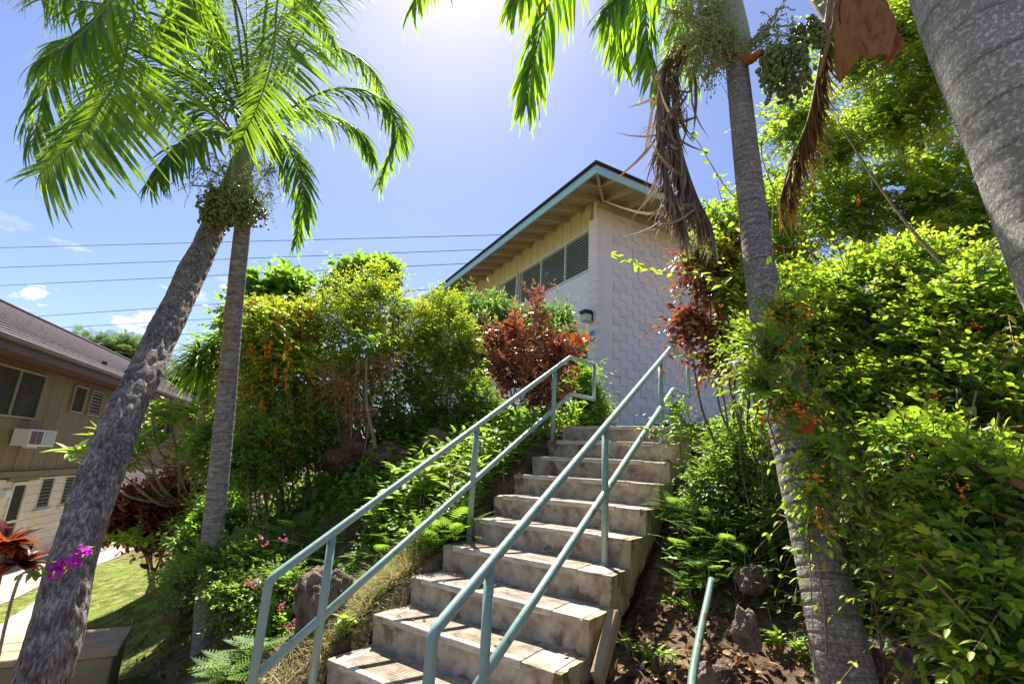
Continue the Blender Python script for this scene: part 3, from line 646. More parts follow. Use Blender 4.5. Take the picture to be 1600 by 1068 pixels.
for s0, z0, c in cand[:330]:
    o = bpy.data.objects.new('block', zm); o.color = (0, 0, 0, 1)
    # local +x along the wall, local +y outward
    m = Matrix(((FR.u[0], FR.n[0], 0, 0), (FR.u[1], FR.n[1], 0, 0), (0, 0, 1, 0), (0, 0, 0, 1)))
    m.translation = Vector(FR.pt(s0, -.04, z0) - WL[rw.name]); 
    mi = Matrix.Rotation(-FR.rot, 4, 'Z')
    o.parent = rw; o.matrix_basis = mi @ m; COL.objects.link(o)
cap_t = cand[330:]
if cap_t:
    a = Acc(); vz = np.array([v.co[:] for v in zm.vertices]); pol = [np.array([p.vertices[:]]) for p in zm.polygons]
    for s0, z0, c in cap_t: a.add(FR.pt(s0, -.04, z0) + vz[:, :1] * FR.u + vz[:, 1:2] * FR.n + vz[:, 2:] * ZZ, pol)
    a.build('blocks_beyond', M['wallwhite'], bld, smooth=False, kind='stuff')
# plain margin at the corner of the gable wall, and the pilaster face beside the windows
FR.box('corner_margin', (.0, .515), (-.04, -.02), (ZB - .6, ZT), M['wallwhite'], bld)
for c in range(27):
    z0 = ZB + .25 + c * ch - .5
    if z0 > ZT - .15: break
    FL.box('quoin_block', (0.0 - .02, .30), (-.14, 0.0), (z0, z0 + ch - .007), M['wallwhite'], bld, .004)
tube('corner_conduit', catmull([FR.pt(.035, .005, 7.7), FR.pt(.04, .005, 6.5), FR.pt(.04, .005, 5.3), FR.pt(-.02, .012, 5.12), FR.pt(-.03, .01, 5.05)], 24), .011, M['wallwhite'], bld, 6)
# board strip above the windows
for i in range(66):
    s = .31 + i * .2
    if s > 13.2: break
    FL.box('board', (s, s + .192), (-.10, -.045 - .006 * (i % 2)), (7.30, 7.95), M['cream'], bld, .004)
FL.box('board_backing', (.31, 13.4), (-.14, -.10), (7.29, 7.99), M['cream'], bld)
# white panels under the windows
for i in range(11):
    s = .31 + i * 1.17; s0 = s if i else .302
    FL.box('panel', (s0, s + 1.16), (-.12, -.05), (4.62, 6.16), M['panel'], bld, .003)
for i in range(11):
    s = .31 + i * 1.17
    if i == 0: continue
    FL.box('lower_panel', (s, s + 1.16), (-.13, -.055), (ZB - .2, 4.61), M['panel'], bld, .003)
# jalousie windows
for (s0, s1, div) in ((.33, 3.74, (1.34, 2.5)), (3.86, 4.94, ()), (5.06, 6.16, ()), (6.3, 9.7, (7.4, 8.5)), (9.85, 12.8, (10.9, 11.9))):
    fr = FL.box('window', (s0, s1), (-.10, -.045), (6.17, 6.225), M['frame'], bld, .004)
    FL.box('frame', (s0, s1), (-.10, -.03), (7.235, 7.29), M['frame'], fr, .004)
    FL.box('frame', (s0, s0 + .04), (-.10, -.04), (6.225, 7.235), M['frame'], fr, .004)
    FL.box('frame', (s1 - .04, s1), (-.10, -.04), (6.225, 7.235), M['frame'], fr, .004)
    edges = [s0 + .04, *div, s1 - .04]
    for dv in div: FL.box('mullion', (dv - .022, dv + .022), (-.10, -.04), (6.225, 7.235), M['frame'], fr, .003)
    for a0, a1 in zip(edges[:-1], edges[1:]):
        a = Acc(); n = 13; hgt = (7.235 - 6.225) / n
        for j in range(n):
            zc = 6.225 + hgt * (j + .5); lo_, hi_ = (-.055, zc - hgt * .52), (-.098, zc + hgt * .42)
            V = [FL.pt(a0 + .022, lo_[0], lo_[1]), FL.pt(a1 - .022, lo_[0], lo_[1]), FL.pt(a1 - .022, hi_[0], hi_[1]), FL.pt(a0 + .022, hi_[0], hi_[1])]
            V += [v + FL.n * .006 + ZZ * .004 for v in V]
            a.add(V, [np.array([(0, 1, 2, 3), (4, 7, 6, 5), (0, 4, 5, 1), (1, 5, 6, 2), (2, 6, 7, 3), (3, 7, 4, 0)])])
        a.build('louvre_glass', M['louvre'], fr, smooth=False)
        FL.box('insect_screen', (a0, a1), (-.155, -.15), (6.225, 7.235), M['dkglass'], fr, .001)
FL.box('door', (.36, 1.3), (-.10, -.035), (2.45, 4.55), M['doorgreen'], bld)
# roof: eave rectangle, overhang 1.0 m on the long side and 1.2 m on the gable side
OV1, OV2, PT = 1.0, 1.2, .2
ZE = 7.60
E0 = FL.pt(0, OV1, 0) + FR.n * OV2
def roofz(o): return ZE + PT * (OV1 - o)       # underside of the boards
LL_, RR_ = 14.0, 12.0
eu, ev = FL.u, FR.u
def RP(a, b, z): return np.array((E0[0], E0[1], 0)) + eu * a + ev * b + ZZ * z
# roof sheets (hip): long slope and end slope meeting on the diagonal
def slab(name, pts, th, mat, parent):
    V = [np.array(p) for p in pts]
    if np.cross(V[1] - V[0], V[2] - V[0])[2] < 0: V = V[::-1]
    n = len(V); V += [v + ZZ * th for v in V[:n]]
    return solid(name, V, [tuple(range(n))[::-1], tuple(range(n, 2 * n))] + [(i, (i + 1) % n, (i + 1) % n + n, i + n) for i in range(n)], mat, parent)
RD = 5.0
slab('soffit_boards', [RP(0, 0, ZE + .14), RP(LL_, 0, ZE + .14), RP(LL_, RD, ZE + .14 + PT * RD), RP(RD, RD, ZE + .14 + PT * RD)], .03, M['soffit'], bld)
slab('soffit_boards', [RP(0, 0, ZE + .14), RP(RD, RD, ZE + .14 + PT * RD), RP(RD, RR_, ZE + .14 + PT * RD), RP(0, RR_, ZE + .14)], .03, M['soffit'], bld)
nr = 24
for i in range(nr):
    a0, a1 = i * RD / nr, (i + 1) * RD / nr + .05; e = -.05 if i == 0 else 0; zz = ZE + .175
    slab('shingle_course', [RP(a0 + e, a0 + e, zz + PT * a0 + .035), RP(LL_, a0 + e, zz + PT * a0 + .035), RP(LL_, a1, zz + PT * a1 + .012), RP(a1, a1, zz + PT * a1 + .012)], .028, M['shingle'], bld)
    slab('shingle_course', [RP(a0 + e, a0 + e, zz + PT * a0 + .033), RP(a1, a1, zz + PT * a1 + .01), RP(a1, RR_, zz + PT * a1 + .01), RP(a0 + e, RR_, zz + PT * a0 + .033)], .028, M['shingle'], bld)
# fascias
slab('fascia', [RP(0, 0, ZE - .015), RP(LL_, 0, ZE - .015), RP(LL_, .035, ZE - .015), RP(.035, .035, ZE - .015)], .19, M['teal'], bld)
slab('fascia', [RP(0.001, 0.001, ZE - .017), RP(.034, .034, ZE - .017), RP(.034, RR_, ZE - .017), RP(0.001, RR_, ZE - .017)], .19, M['teal'], bld)
# rafters
def rafter(p, q, z0, z1, name='rafter', wd=.045, dp=.14):
    dirv = nrm((q - p) * np.array((1, 1, 0))); sd_ = np.array((-dirv[1], dirv[0], 0)) * wd / 2
    V = [p - sd_ + ZZ * z0, p + sd_ + ZZ * z0, q + sd_ + ZZ * z1, q - sd_ + ZZ * z1]; V += [v + ZZ * (dp - .002) for v in V]
    solid(name, V, [(3, 2, 1, 0), (4, 5, 6, 7), (0, 1, 5, 4), (1, 2, 6, 5), (2, 3, 7, 6), (3, 0, 4, 7)], M['rafter'], bld)
for i in range(22):
    a = .62 * i + .55
    if a > 13.5: break
    d_ = min(a - .05, OV1 + .05)
    rafter(RP(a, .037, 0), RP(a, d_, 0), ZE + PT * .037, ZE + PT * d_, dp=.15)
for i in range(18):
    b = .62 * i + .55; d_ = min(b - .05, OV2 + .05)
    if b > 11.5: break
    rafter(RP(.037, b, 0), RP(d_, b, 0), ZE + PT * .037, ZE + PT * d_, dp=.15)
rafter(RP(.03, .03, 0), RP(1.25, 1.25, 0), ZE - .012, ZE + PT * 1.25 - .012, 'hip_rafter', .06, .15)
for i in range(3):
    p, q = RP(1.2, 1.0, ZT), RP(1.2, 1.0, ZT)
# wall plate mouldings under the soffit
FR.box('wall_plate', (.02, 10.8), (-.037, .03), (ZT - .05, ZT + .16), M['rafter'], bld)
# lamp and house-number sign by the door
lamp = thing('wall_lamp', 'small square wall lamp with cloudy glass by the corner of the white building', 'lamp', FL.pt(.2, 0, 4.95))
FL.box('back_plate', (.10, .30), (0.001, .03), (4.86, 5.08), M['black'], lamp, .004)
FL.box('cap', (.08, .32), (.03, .24), (5.02, 5.10), M['black'], lamp, .01)
FL.box('glass_shade', (.10, .30), (.035, .21), (4.84, 5.018), M['lampglass'], lamp, .015)
sg = thing('house_number_sign', 'small white and blue number sign under the wall lamp', 'sign', FL.pt(.12, 0, 4.5))
FL.box('sign_plate', (.01, .22), (.002, .015), (4.36, 4.66), M['frame'], sg, .004)
FL.box('sign_band', (.03, .20), (.0155, .018), (4.52, 4.63), M['signblue'], sg, .001)
FL.box('sign_band', (.03, .20), (.0155, .018), (4.39, 4.46), M['signblue'], sg, .001)

# ---------------------------------------------------------------- LEFT BUILDING
Hp = at(0, 894, 17); FH = Frame(Hp, -18.9, 1)
hs = thing('olive_apartment_house', 'olive sided two storey house with shake roof on the left beyond the palms', 'building', (Hp[0], Hp[1], -1.47))
S0, S1 = -9.0, 21.0; BZ = -1.55; BELT = .80; TOPZ = 3.75
FH.prism('wall_core', [(S0, BZ - .5), (S1, BZ - .5), (S1, TOPZ), (S0, TOPZ)], (-.2, -6.5), M['creamblock'], hs)
n_b = 0
s = S0
while s < S1:
    bw = .30
    FH.box('siding_board', (s + .004, s + bw - .004), (-.15, -.02 - .004 * (n_b % 2)), (BELT + .06, TOPZ - .1), M['olive'], hs, .004); s += bw; n_b += 1
FH.box('siding_backing', (S0, S1), (-.2, -.15), (BELT, TOPZ - .1), M['olive'], hs)
FH.box('belt_course', (S0, S1), (-.15, .05), (BELT - .08, BELT + .055), M['olive'], hs)
FH.box('top_trim', (S0, S1), (-.15, .03), (3.24, 3.32), M['brownfascia'], hs)
# ground floor block courses round the openings
opens = [(-.50, .16, -1.5, .62), (.72, 1.38, -.09, .66), (1.9, 2.5, -.09, .66), (4.7, 5.95, -.35, .60), (8.2, 9.4, -.3, .6), (11.5, 12.7, -.3, .6)]
lw = FH.box('ground_floor_wall', (S0, S1), (-.2, -.12), (BZ - .4, BELT - .08), M['creamblock'], hs)
nblk = 0; bulk = Acc()
for c in range(11):
    z0 = BZ + c * .203; z1 = min(z0 + .196, BELT - .085)
    k = 0; s = S0 + (.4 if c % 2 else .2)
    while s < 17:
        e = s + .393; segs = [(s, e)]
        for (a, b, za, zb) in opens:
            if z1 > za - .04 and z0 < zb + .05:
                ns = []
                for x0, x1 in segs:
                    if x1 <= a or x0 >= b: ns.append((x0, x1)); continue
                    if x0 < a - .03: ns.append((x0, a))
                    if x1 > b + .03: ns.append((b, x1))
                segs = ns
        for x0, x1 in segs:
            if -2.6 < x0 < 7.5 and nblk < 290: FH.box('block', (x0, x1), (-.12, -.02), (z0, z1), M['creamblock'], lw, .006); nblk += 1
            else:
                V = [FH.pt(a_, o_, z_) for o_ in (-.12, -.02) for a_, z_ in ((x0, z0), (x1, z0), (x1, z1), (x0, z1))]
                bulk.add(V, [np.array([(4, 5, 6, 7), (0, 1, 5, 4), (1, 2, 6, 5), (2, 3, 7, 6), (3, 0, 4, 7)])])
        s += .40
bulk.build('distant_blocks', M['creamblock'], hs, smooth=False, kind='stuff')
def jal(s0, s1, z0, z1, o0=-.12, o1=.02, div=(), frame='frame', glass='dkglass', n=9, lou=True):
    fr = FH.box('window', (s0, s1), (o0, o1), (z0 - .045, z0), M[frame], hs, .004)
    FH.box('frame', (s0, s1), (o0, o1), (z1, z1 + .04), M[frame], fr, .004)
    for a, b in ((s0, s0 + .04), (s1 - .04, s1)): FH.box('frame', (a, b), (o0, o1 - .004), (z0, z1), M[frame], fr, .004)
    for dv in div: FH.box('mullion', (dv - .02, dv + .02), (o0, o1 - .006), (z0, z1), M[frame], fr, .004)
    FH.box('pane', (s0 + .04, s1 - .04), (o0 + .01, o1 - .045), (z0, z1), M[glass], fr, .002)
    if lou:
        h = (z1 - z0) / n
        for j in range(n):
            FH.box('louvre', (s0 + .045, s1 - .045), (o1 - .04, o1 - .025), (z0 + h * j + .02, z0 + h * (j + 1) - .03), M['louvredark'], fr, .004, tilt=0)
    return fr
FRM = surf('olive_frame_paint', (.27, .25, .15), (.33, .30, .19), 3, .6, 0); M['oframe'] = FRM
jal(-3.6, -.45, 2.10, 3.10, -.02, .045, (-2.6, -1.5), 'oframe', 'dkglass', 10, False)
jal(1.02, 1.74, 2.42, 3.08, -.02, .04, (), 'oframe', 'dkglass', 6, False)
jal(2.04, 2.80, 2.41, 3.08, -.02, .04, (), 'oframe', 'dkglass', 7, True)
jal(5.2, 6.5, 2.1, 3.05, -.02, .04, (5.85,), 'oframe', 'dkglass', 8, True)
jal(8.0, 10.2, 2.1, 3.05, -.02, .04, (9.1,), 'oframe', 'dkglass', 8, False)
jal(12.0, 14.0, 2.1, 3.05, -.02, .04, (13,), 'oframe', 'dkglass', 8, False)
jal(.72, 1.38, -.09, .62, -.12, .0, (), 'creamblock', 'dkglass', 8)
jal(1.9, 2.5, -.09, .62, -.12, .0, (), 'creamblock', 'dkglass', 8)
jal(4.7, 5.95, -.32, .58, -.12, .0, (5.3,), 'creamblock', 'dkglass', 8)
jal(8.2, 9.4, -.28, .58, -.12, .0, (8.8,), 'creamblock', 'dkglass', 8)
jal(11.5, 12.7, -.28, .58, -.12, .0, (12.1,), 'creamblock', 'dkglass', 8)
FH.box('window_sill', (.66, 1.44), (-.02, .06), (-.20, -.14), M['creamblock'], hs)
FH.box('window_sill', (1.84, 2.56), (-.02, .06), (-.20, -.14), M['creamblock'], hs)
FH.box('lintel_trim', (-.75, .5), (-.02, .02), (.62, .71), M['olive'], hs)
dr = FH.box('door', (-.42, .08), (-.12, -.03), (-1.5, .58), M['dkglass'], hs)
for a, b, z0, z1 in ((-.50, -.42, -1.5, .60), (.08, .16, -1.5, .60), (-.42, .08, .52, .60), (-.42, .08, -.34, -.28), (-.42, .08, -1.5, -1.2)):
    FH.box('door_frame', (a, b), (-.12, 0.01), (z0, z1), M['creamblock'], dr, .006)
FH.box('wall_box', (-.82, -.60), (-.02, .07), (.28, .44), M['acwhite'], hs)
tube('drain_line', np.array([FH.pt(-.66, .0, 1.4), FH.pt(-.66, .0, .85)]), .012, M['oframe'], hs, 6)
# air conditioner
ac = thing('air_conditioner', 'white window air conditioner sticking out of the olive siding', 'air conditioner', FH.pt(-.5, 0, 1.6))
FH.box('casing', (-1.12, .0), (.0, .33), (1.44, 1.83), M['acwhite'], ac, .012)
FH.box('intake_grille', (-1.09, -.86), (.331, .338), (1.49, 1.79), M['brownfascia'], ac, .002)
FH.box('intake_grille', (-.83, -.60), (.331, .338), (1.49, 1.79), M['brownfascia'], ac, .002)
gr = FH.box('coil_grille', (-.52, -.05), (.331, .340), (1.48, 1.79), M['louvre'], ac, .002)
for j in range(9): FH.box('slat', (-.51, -.06), (.340, .346), (1.50 + j * .032, 1.506 + j * .032), M['acwhite'], gr, .001)
FH.box('bracket', (-.6, -.55), (.0, .26), (1.39, 1.437), M['acwhite'], ac, .003)
# roof
EO, EZ, RO, RZ = .75, 3.40, -3.0, 5.35
def HP(s, o, z): return FH.pt(s, o, z)
nr = 13
for i in range(nr):
    f0, f1 = i / nr, (i + 1) / nr
    o0, o1 = EO + (RO - EO) * f0, EO + (RO - EO) * f1 - .04; z0, z1 = EZ + .14 + (RZ - EZ) * f0, EZ + .14 + (RZ - EZ) * f1
    s1 = S1 - 1 - f0 * 3.6; s1b = S1 - 1 - f1 * 3.6
    slab('roof_tile_course', [HP(S0, o0, z0 + .03), HP(S0, o1, z1 - .01), HP(s1b, o1, z1 - .01), HP(s1, o0, z0 + .03)][::-1], .032, M['rooftile'], hs)
for i in range(nr):
    f0, f1 = i / nr, (i + 1) / nr; o0, o1 = RO - (EO - RO) * f0, RO - (EO - RO) * f1; z0, z1 = RZ + .14 - (RZ - EZ) * f0, RZ + .14 - (RZ - EZ) * f1
slab('rear_roof', [HP(S0, RO, RZ + .14), HP(S1 - 4.6, RO, RZ + .14), HP(S1 - 1, RO - 3.75, EZ + .14), HP(S0, RO - 3.75, EZ + .14)], .06, M['rooftile'], hs)
slab('hip_end', [HP(S1 - 4.6, RO, RZ + .135), HP(S1 - 1, EO, EZ + .135), HP(S1 - 1, RO - 3.75, EZ + .135)][::-1], .05, M['rooftile'], hs)
FH.box('ridge_cap', (S0, S1 - 4.6), (RO - .09, RO + .09), (RZ + .16, RZ + .23), M['shingle'], hs, .03)
FH.box('gutter', (S0, S1 - .9), (EO - .03, EO + .06), (EZ + .03, EZ + .15), M['brownfascia'], hs, .02)
FH.box('fascia', (S0, S1 - 1), (EO - .07, EO - .035), (EZ - .13, EZ + .12), M['brownfascia'], hs)
FH.box('soffit', (S0, S1 - 1), (-.02, EO - .08), (EZ - .1, EZ - .07), M['brownfascia'], hs)
for s, o in ((-.6, .2), (1.05, .2)):
    p = HP(s + 2.2, .28, EZ + .44); v = block('roof_bracket', p, (.05, .13, .18), M['black'], hs, FH.rot, .01)
# dark bin and path by the wall
tube('path_edge', catmull([HP(-5, 1.1, 0)[:2].tolist() + [gz(*HP(-5, 1.1, 0)[:2]) + .02], HP(12, 1.1, 0)[:2].tolist() + [gz(*HP(12, 1.1, 0)[:2]) + .02]], 20), .03, M['path'], None, 6, kind='structure')
def strip(name, pts, wd, mat, lift=.02, th=.05, n=60):
    P = catmull([(p[0], p[1], 0) for p in pts], n); T = np.gradient(P, axis=0); T /= np.linalg.norm(T, axis=1)[:, None]; Sd = np.stack([T[:, 1], -T[:, 0], 0 * T[:, 0]], -1)
    V = []; zz = ground(P[:, 0], P[:, 1])
    zl = np.maximum(ground(*(P + Sd * wd / 2)[:, :2].T), ground(*(P - Sd * wd / 2)[:, :2].T)); zz = np.maximum(zz, zl)
    for i in range(n):
        for s in (-1, 1):
            q = P[i] + Sd[i] * wd / 2 * s; V += [(q[0], q[1], zz[i] + lift), (q[0], q[1], zz[i] + lift - th - .1)]
    Fq = []
    for i in range(n - 1):
        a, b = i * 4, i * 4 + 4; Fq += [(a, b, b + 2, a + 2), (a, a + 1, b + 1, b), (a + 2, b + 2, b + 3, a + 3)]
    return solid(name, V, Fq, M[mat], kind='structure')
strip('pavement', [HP(s, 1.0, 0)[:2] for s in (-8, -3, 2, 7, 12, 17)], 1.5, 'path')
bn = thing('rubbish_bin', 'low black round bin against the cream wall behind the dark red bush', 'bin', FH.pt(3.6, .6, gz(*FH.pt(3.6, .6, 0)[:2])))
b0 = WL[bn.name]
tube('bin_body', np.array([b0 + ZZ * z for z in (0, .2, .4, .5)]), np.array((.24, .27, .30, .31)), M['black'], bn, 20)
tube('bin_lid', np.array([b0 + ZZ * z for z in (.5, .53, .56, .59)]), np.array((.34, .34, .30, .12)), M['black'], bn, 20)

# ---------------------------------------------------------------- bench box at the lower left
bp_ = at(118, 1000, 5.0); bt = thing('low_bench', 'low bench with tan top boards behind the leaning palm trunk', 'bench', (bp_[0], bp_[1], gz(bp_[0], bp_[1])))
az = 62; FB = Frame(bp_, az, 1); zt = bp_[2]
FB.box('side_panel', (-.98, .28), (-.245, .265), (gz(bp_[0], bp_[1]) - .35, zt - .05), M['benchdark'], bt, .01)
for i in range(3): FB.box('top_board', (-1.0, .30), (-.26 + .18 * i, -.26 + .18 * i + .172), (zt - .048, zt - .003), M['bench'], bt, .006)
# paving slab strip crossing the lawn
pA = onpl = at(0, 985, 8.5)
strip('path', [at(-200, 1010, 7)[:2], at(0, 968, 8.6)[:2], at(60, 915, 10.5)[:2], at(110, 890, 12.8)[:2]], .55, 'path', .03)

# ---------------------------------------------------------------- power lines
for (y0, x1, y1, d0, lab) in ((387, 780, 367, 55, 'thin black power line, the topmost one across the sky'), (418, 750, 390, 55, 'thin black power line, second from the top of the sky'), (446, 720, 412, 55, 'thin black power line just below the second one, third from the top'),
                         (498, 350, 474, 70, 'thin black power line just above the olive roof ridge, fourth from the top'), (517, 350, 497, 70, 'thin black power line below the small clouds, fifth from the top'), (545, 350, 517, 70, 'thin black power line, lowest one over the far feathery trees')):
    p = at(0, y0, d0); r = ray(x1, y1); k = (p[2] - 1.6) / r[2]; q = CAM + r * k
    e = q - p; a_, b_ = p - e * .35, q + e * (.9 if x1 < 500 else .5)
    P = np.array([a_ + (b_ - a_) * f - ZZ * .0 for f in np.linspace(0, 1, 30)])
    tube('power_line', P, .022 if d0 < 60 else .026, M['wire'], None, 5, label=lab, category='power line', group='power lines behind the houses')

# ---------------------------------------------------------------- rocks
def rock(label, p, size, seed, mat='rock', group='lava rocks on the slope'):
    import bmesh
    bm = bmesh.new(); bmesh.ops.create_icosphere(bm, subdivisions=5, radius=1); rr = random.Random(seed); off = Vector((rr.random() * 50, rr.random() * 50, 0))
    for v in bm.verts:
        n = v.co.normalized(); f = 1 + .35 * noise.noise(n * 1.4 + off) + .16 * noise.noise(n * 3.5 + off) + .09 * noise.noise(n * 9 + off) + .07 * min(0, noise.noise(n * 20 + off)) + .03 * noise.noise(n * 40 + off); v.co = n * f
        v.co.x *= size[0]; v.co.y *= size[1]; v.co.z *= size[2]
    me = bpy.data.meshes.new('rock'); bm.to_mesh(me); bm.free()
    for q in me.polygons: q.use_smooth = True
    o = put('rock', me, M[mat], None, p, label=label, category='rock', group=group); o.rotation_euler = (0, 0, rr.random() * 6); return o
def on_ground(px, py, d, dz=0):
    p = at(px, py, d); return np.array((p[0], p[1], gz(p[0], p[1]) + dz))
rock('pitted grey lava rock beside the lowest steps, left of the handrail', at(505, 950, 3.75), (.17, .19, .25), 1)
rock('lower lava rock behind the foot of the left handrail', at(455, 1035, 3.7), (.15, .15, .15), 2)
rock('red brown boulder under the left hedge, left of the tall thin stem', at(535, 705, 6.3), (.33, .3, .26), 3, 'redrock')
rock('red brown boulder at the foot of the tall thin stem under the hedge', at(610, 720, 6.0), (.30, .28, .22), 4, 'redrock')
rock('dark boulder in shade under the copper leaved shrub', at(690, 700, 5.9), (.24, .24, .2), 5, 'redrock')
rock('flat pale topped rock beside the top step on the right', at(1100, 742, 4.7), (.17, .13, .07), 6)
rock('dark rock tucked under the top right edge of the stairs', at(1075, 765, 4.5), (.14, .15, .13), 7)
rock('upright grey rock in the leaf litter left of the right palm', at(1165, 985, 2.9), (.05, .06, .10), 8)
rock('rounded rock by the lower end of the old green pipe', at(1120, 1058, 2.45), (.07, .08, .06), 9)
rock('mossy rock half hidden between ferns right of the stairs', at(1180, 905, 3.3), (.10, .09, .08), 10)
rock('brown rock in the left slope behind the ground cover', at(300, 960, 5.6), (.2, .2, .16), 11, 'redrock')
rock('angular rock right of the right palm foot', at(1385, 1030, 2.3), (.07, .08, .07), 12)
rock('shadowed rock behind the foot of the right palm', at(1290, 1010, 3.1), (.08, .08, .08), 13)
# leaning slab under the stairs
sb = at(948, 990, 2.86); block('concrete_slab', sb + ZZ * -.05, (.06, .36, .09), M['slab'], None, -SA + .05, .012, tilt=.75, label='loose pale concrete slab leaning under the right side of the stairs', category='slab')
# old pipe
pp = [at(1079, 1100, 2.1), at(1083, 1050, 2.25), at(1095, 985, 2.5), at(1106, 935, 2.72), at(1112, 905, 2.85)]
tube('old_green_pipe', catmull(pp, 24), .017, M['pipe'], None, 12, label='old green pipe rail lying in the dirt right of the stairs', category='pipe')

# ---------------------------------------------------------------- PALMS
def ringdisp(sp, amp):
    def f(th, dist, rr):
        ph = (dist / sp)[:, None] + .12 * np.sin(th)[None] ; s = ph - np.floor(ph)
        return rr * amp * (np.where(s < .2, -1 + s * 5, .2 * (1 - s)))
    return f
def pitdisp(amp):
    def f(th, dist, rr):
        o = np.zeros_like(rr)
        for i, v in enumerate(dist):
            for j, a in enumerate(th):
                c, s = math.cos(a) * rr[i, j], math.sin(a) * rr[i, j]
                n1 = noise.noise(Vector((c * 7, s * 7, v * 2.5))); n2 = noise.noise(Vector((c * 38, s * 38, v * 15)))
                o[i, j] = amp * (.5 * n1 + .9 * min(0, n2 + .12) + .15 * n2)
        return o
    return f
def frond(par, name, pts, rng, n=44, ll=.5, mat='palm', rib='rib', ang=55, droop=.5, vee=.25, kind=('strip1', 'strip2'), n_ind=0, r0=.012, tint=(.25, .3), wide=1.0, start=.12, sides=(1, -1), up=None, tipf=.45, jit=1.0, sc=(1, 1)):
    P = catmull(pts, 40); fr = tube(name, P, np.linspace(r0, r0 * .2, 40), M[rib], par, 6)
    T = np.gradient(P, axis=0); T /= np.linalg.norm(T, axis=1)[:, None]
    ref = np.array(up if up is not None else (0, 0, 1.0)); mats, tn = [], []
    for s in sides:
        t = np.linspace(start, .985, n) + rng.normal(size=n) * .003; i = np.clip((t * 39), 0, 38.99); i0 = i.astype(int); f = (i - i0)[:, None]
        p = P[i0] * (1 - f) + P[i0 + 1] * f; tt = T[i0]
        Sd = np.cross(tt, ref); Sd /= np.linalg.norm(Sd, axis=1)[:, None] + 1e-6; Nn = np.cross(Sd, tt)
        a = np.radians(ang) * (1 - .55 * t * min(1, jit * 2 + .1)) + rng.normal(size=n) * .07 * max(.5, jit); pr = np.sin(np.pi * np.clip(t * .80 + .17, 0, 1)) ** .6
        D = tt * np.cos(a)[:, None] + Sd * s * np.sin(a)[:, None] + Nn * vee * (1 + jit * rng.uniform(-.6, .5, n))[:, None]
        D[:, 2] -= droop * (1 + jit * rng.uniform(-.4, .3, n)); L_ = ll * pr * rng.uniform(.88, 1.08, n)
        L_ = np.maximum(L_, ll * tipf) * (sc[0] if s > 0 else sc[1]); LW = np.stack([L_, np.full(n, ll * 1.9 * wide) * rng.uniform(.8, 1.2, n) * np.where(t > .85, .7, 1), L_], -1)
        mats.append(frames(D, ref[None] + rng.normal(size=(n, 3)) * .25 * jit + Nn * .3, LW, p)); tn.append(np.clip(rng.normal(tint[0], tint[1] * .6, n), 0, 1))
    mats, tn = np.concatenate(mats), np.concatenate(tn); h = rng.random(len(mats)) < .5
    for kk, sel in ((kind[0], h), (kind[1], ~h)):
        scatter('leaflet', 'leaflets', mats[sel], tn[sel], kk, mat, fr, n_ind // 2)
    return fr
def fruit(par, p, rng, n, size, mat='palmfruit', r=.012, stalk=None):
    a = Acc(); size = np.array(size); top = np.asarray(p) + ZZ * size[2] * .8; ns = max(14, n // 16)
    for k in range(ns):
        u = runit(rng, 1)[0]; u[2] = abs(u[2]) * .5; e = top + u * size * np.array((1, 1, .3)) * rng.uniform(.5, 1.1) - ZZ * size[2] * rng.uniform(.7, 2.0)
        m = (top + e) / 2 + u * size * .45; Q = catmull([top, m, e], 14); a.tube(Q, .0022, 3)
        for j in range(n // ns):
            q = Q[rng.integers(4, 14)] + rng.normal(size=3) * r * 1.1; a.ball(q, r * rng.uniform(.65, 1.15), 1.25)
    a.build('fruit_cluster', M[mat], par)
def inflor(par, root, tips, rng, n=26, ln=.25, mat='flowerstalk', name='flower_stalk'):
    a = Acc(); V, Fc, _ = lm('far', 'flowerstalk')
    for tip in tips:
        P = catmull([root, (np.asarray(root) + tip) / 2 + rng.normal(size=3) * .05 + ZZ * .06, tip], 10); a.tube(P, .006, 4)
        for k in range(n):
            p = P[rng.integers(3, 10)]; d_ = runit(rng, 1)[0] * ln * rng.uniform(.4, 1) + np.array((0, 0, -.05)); Q = catmull([p, p + d_ * .5 + ZZ * .02, p + d_], 6); a.tube(Q, .0016, 3)
            for m in range(12):
                q = Q[rng.integers(1, 6)] + rng.normal(size=3) * .006; a.ball(q, .0045 * rng.uniform(.6, 1.3))
    a.build(name, M[mat], par)

rng = np.random.default_rng(11)
# --- palm A (thick leaning trunk)
aP = [at(65, 1060, 3.55) + np.array((-.12, -.18, -.95)), at(65, 1060, 3.55), at(118, 860, 3.75), at(190, 660, 4.1), at(262, 505, 4.6), at(335, 352, 5.2), at(375, 262, 5.5), at(392, 200, 5.65)]
pa = thing('palm_tree', 'thick palm with a deeply pitted grey trunk leaning right at the left of the photo', 'palm', (aP[0][0], aP[0][1], gz(aP[0][0], aP[0][1])))
Pc = catmull(aP, 430); t_ = np.linspace(0, 1, 430); rad = np.interp(t_, [0, .14, .3, .5, .7, .86, 1], [.128, .118, .112, .108, .106, .104, .088])
tube('trunk', Pc, rad, M['barkA'], pa, 96, disp=pitdisp(.035))
cA = aP[-1]
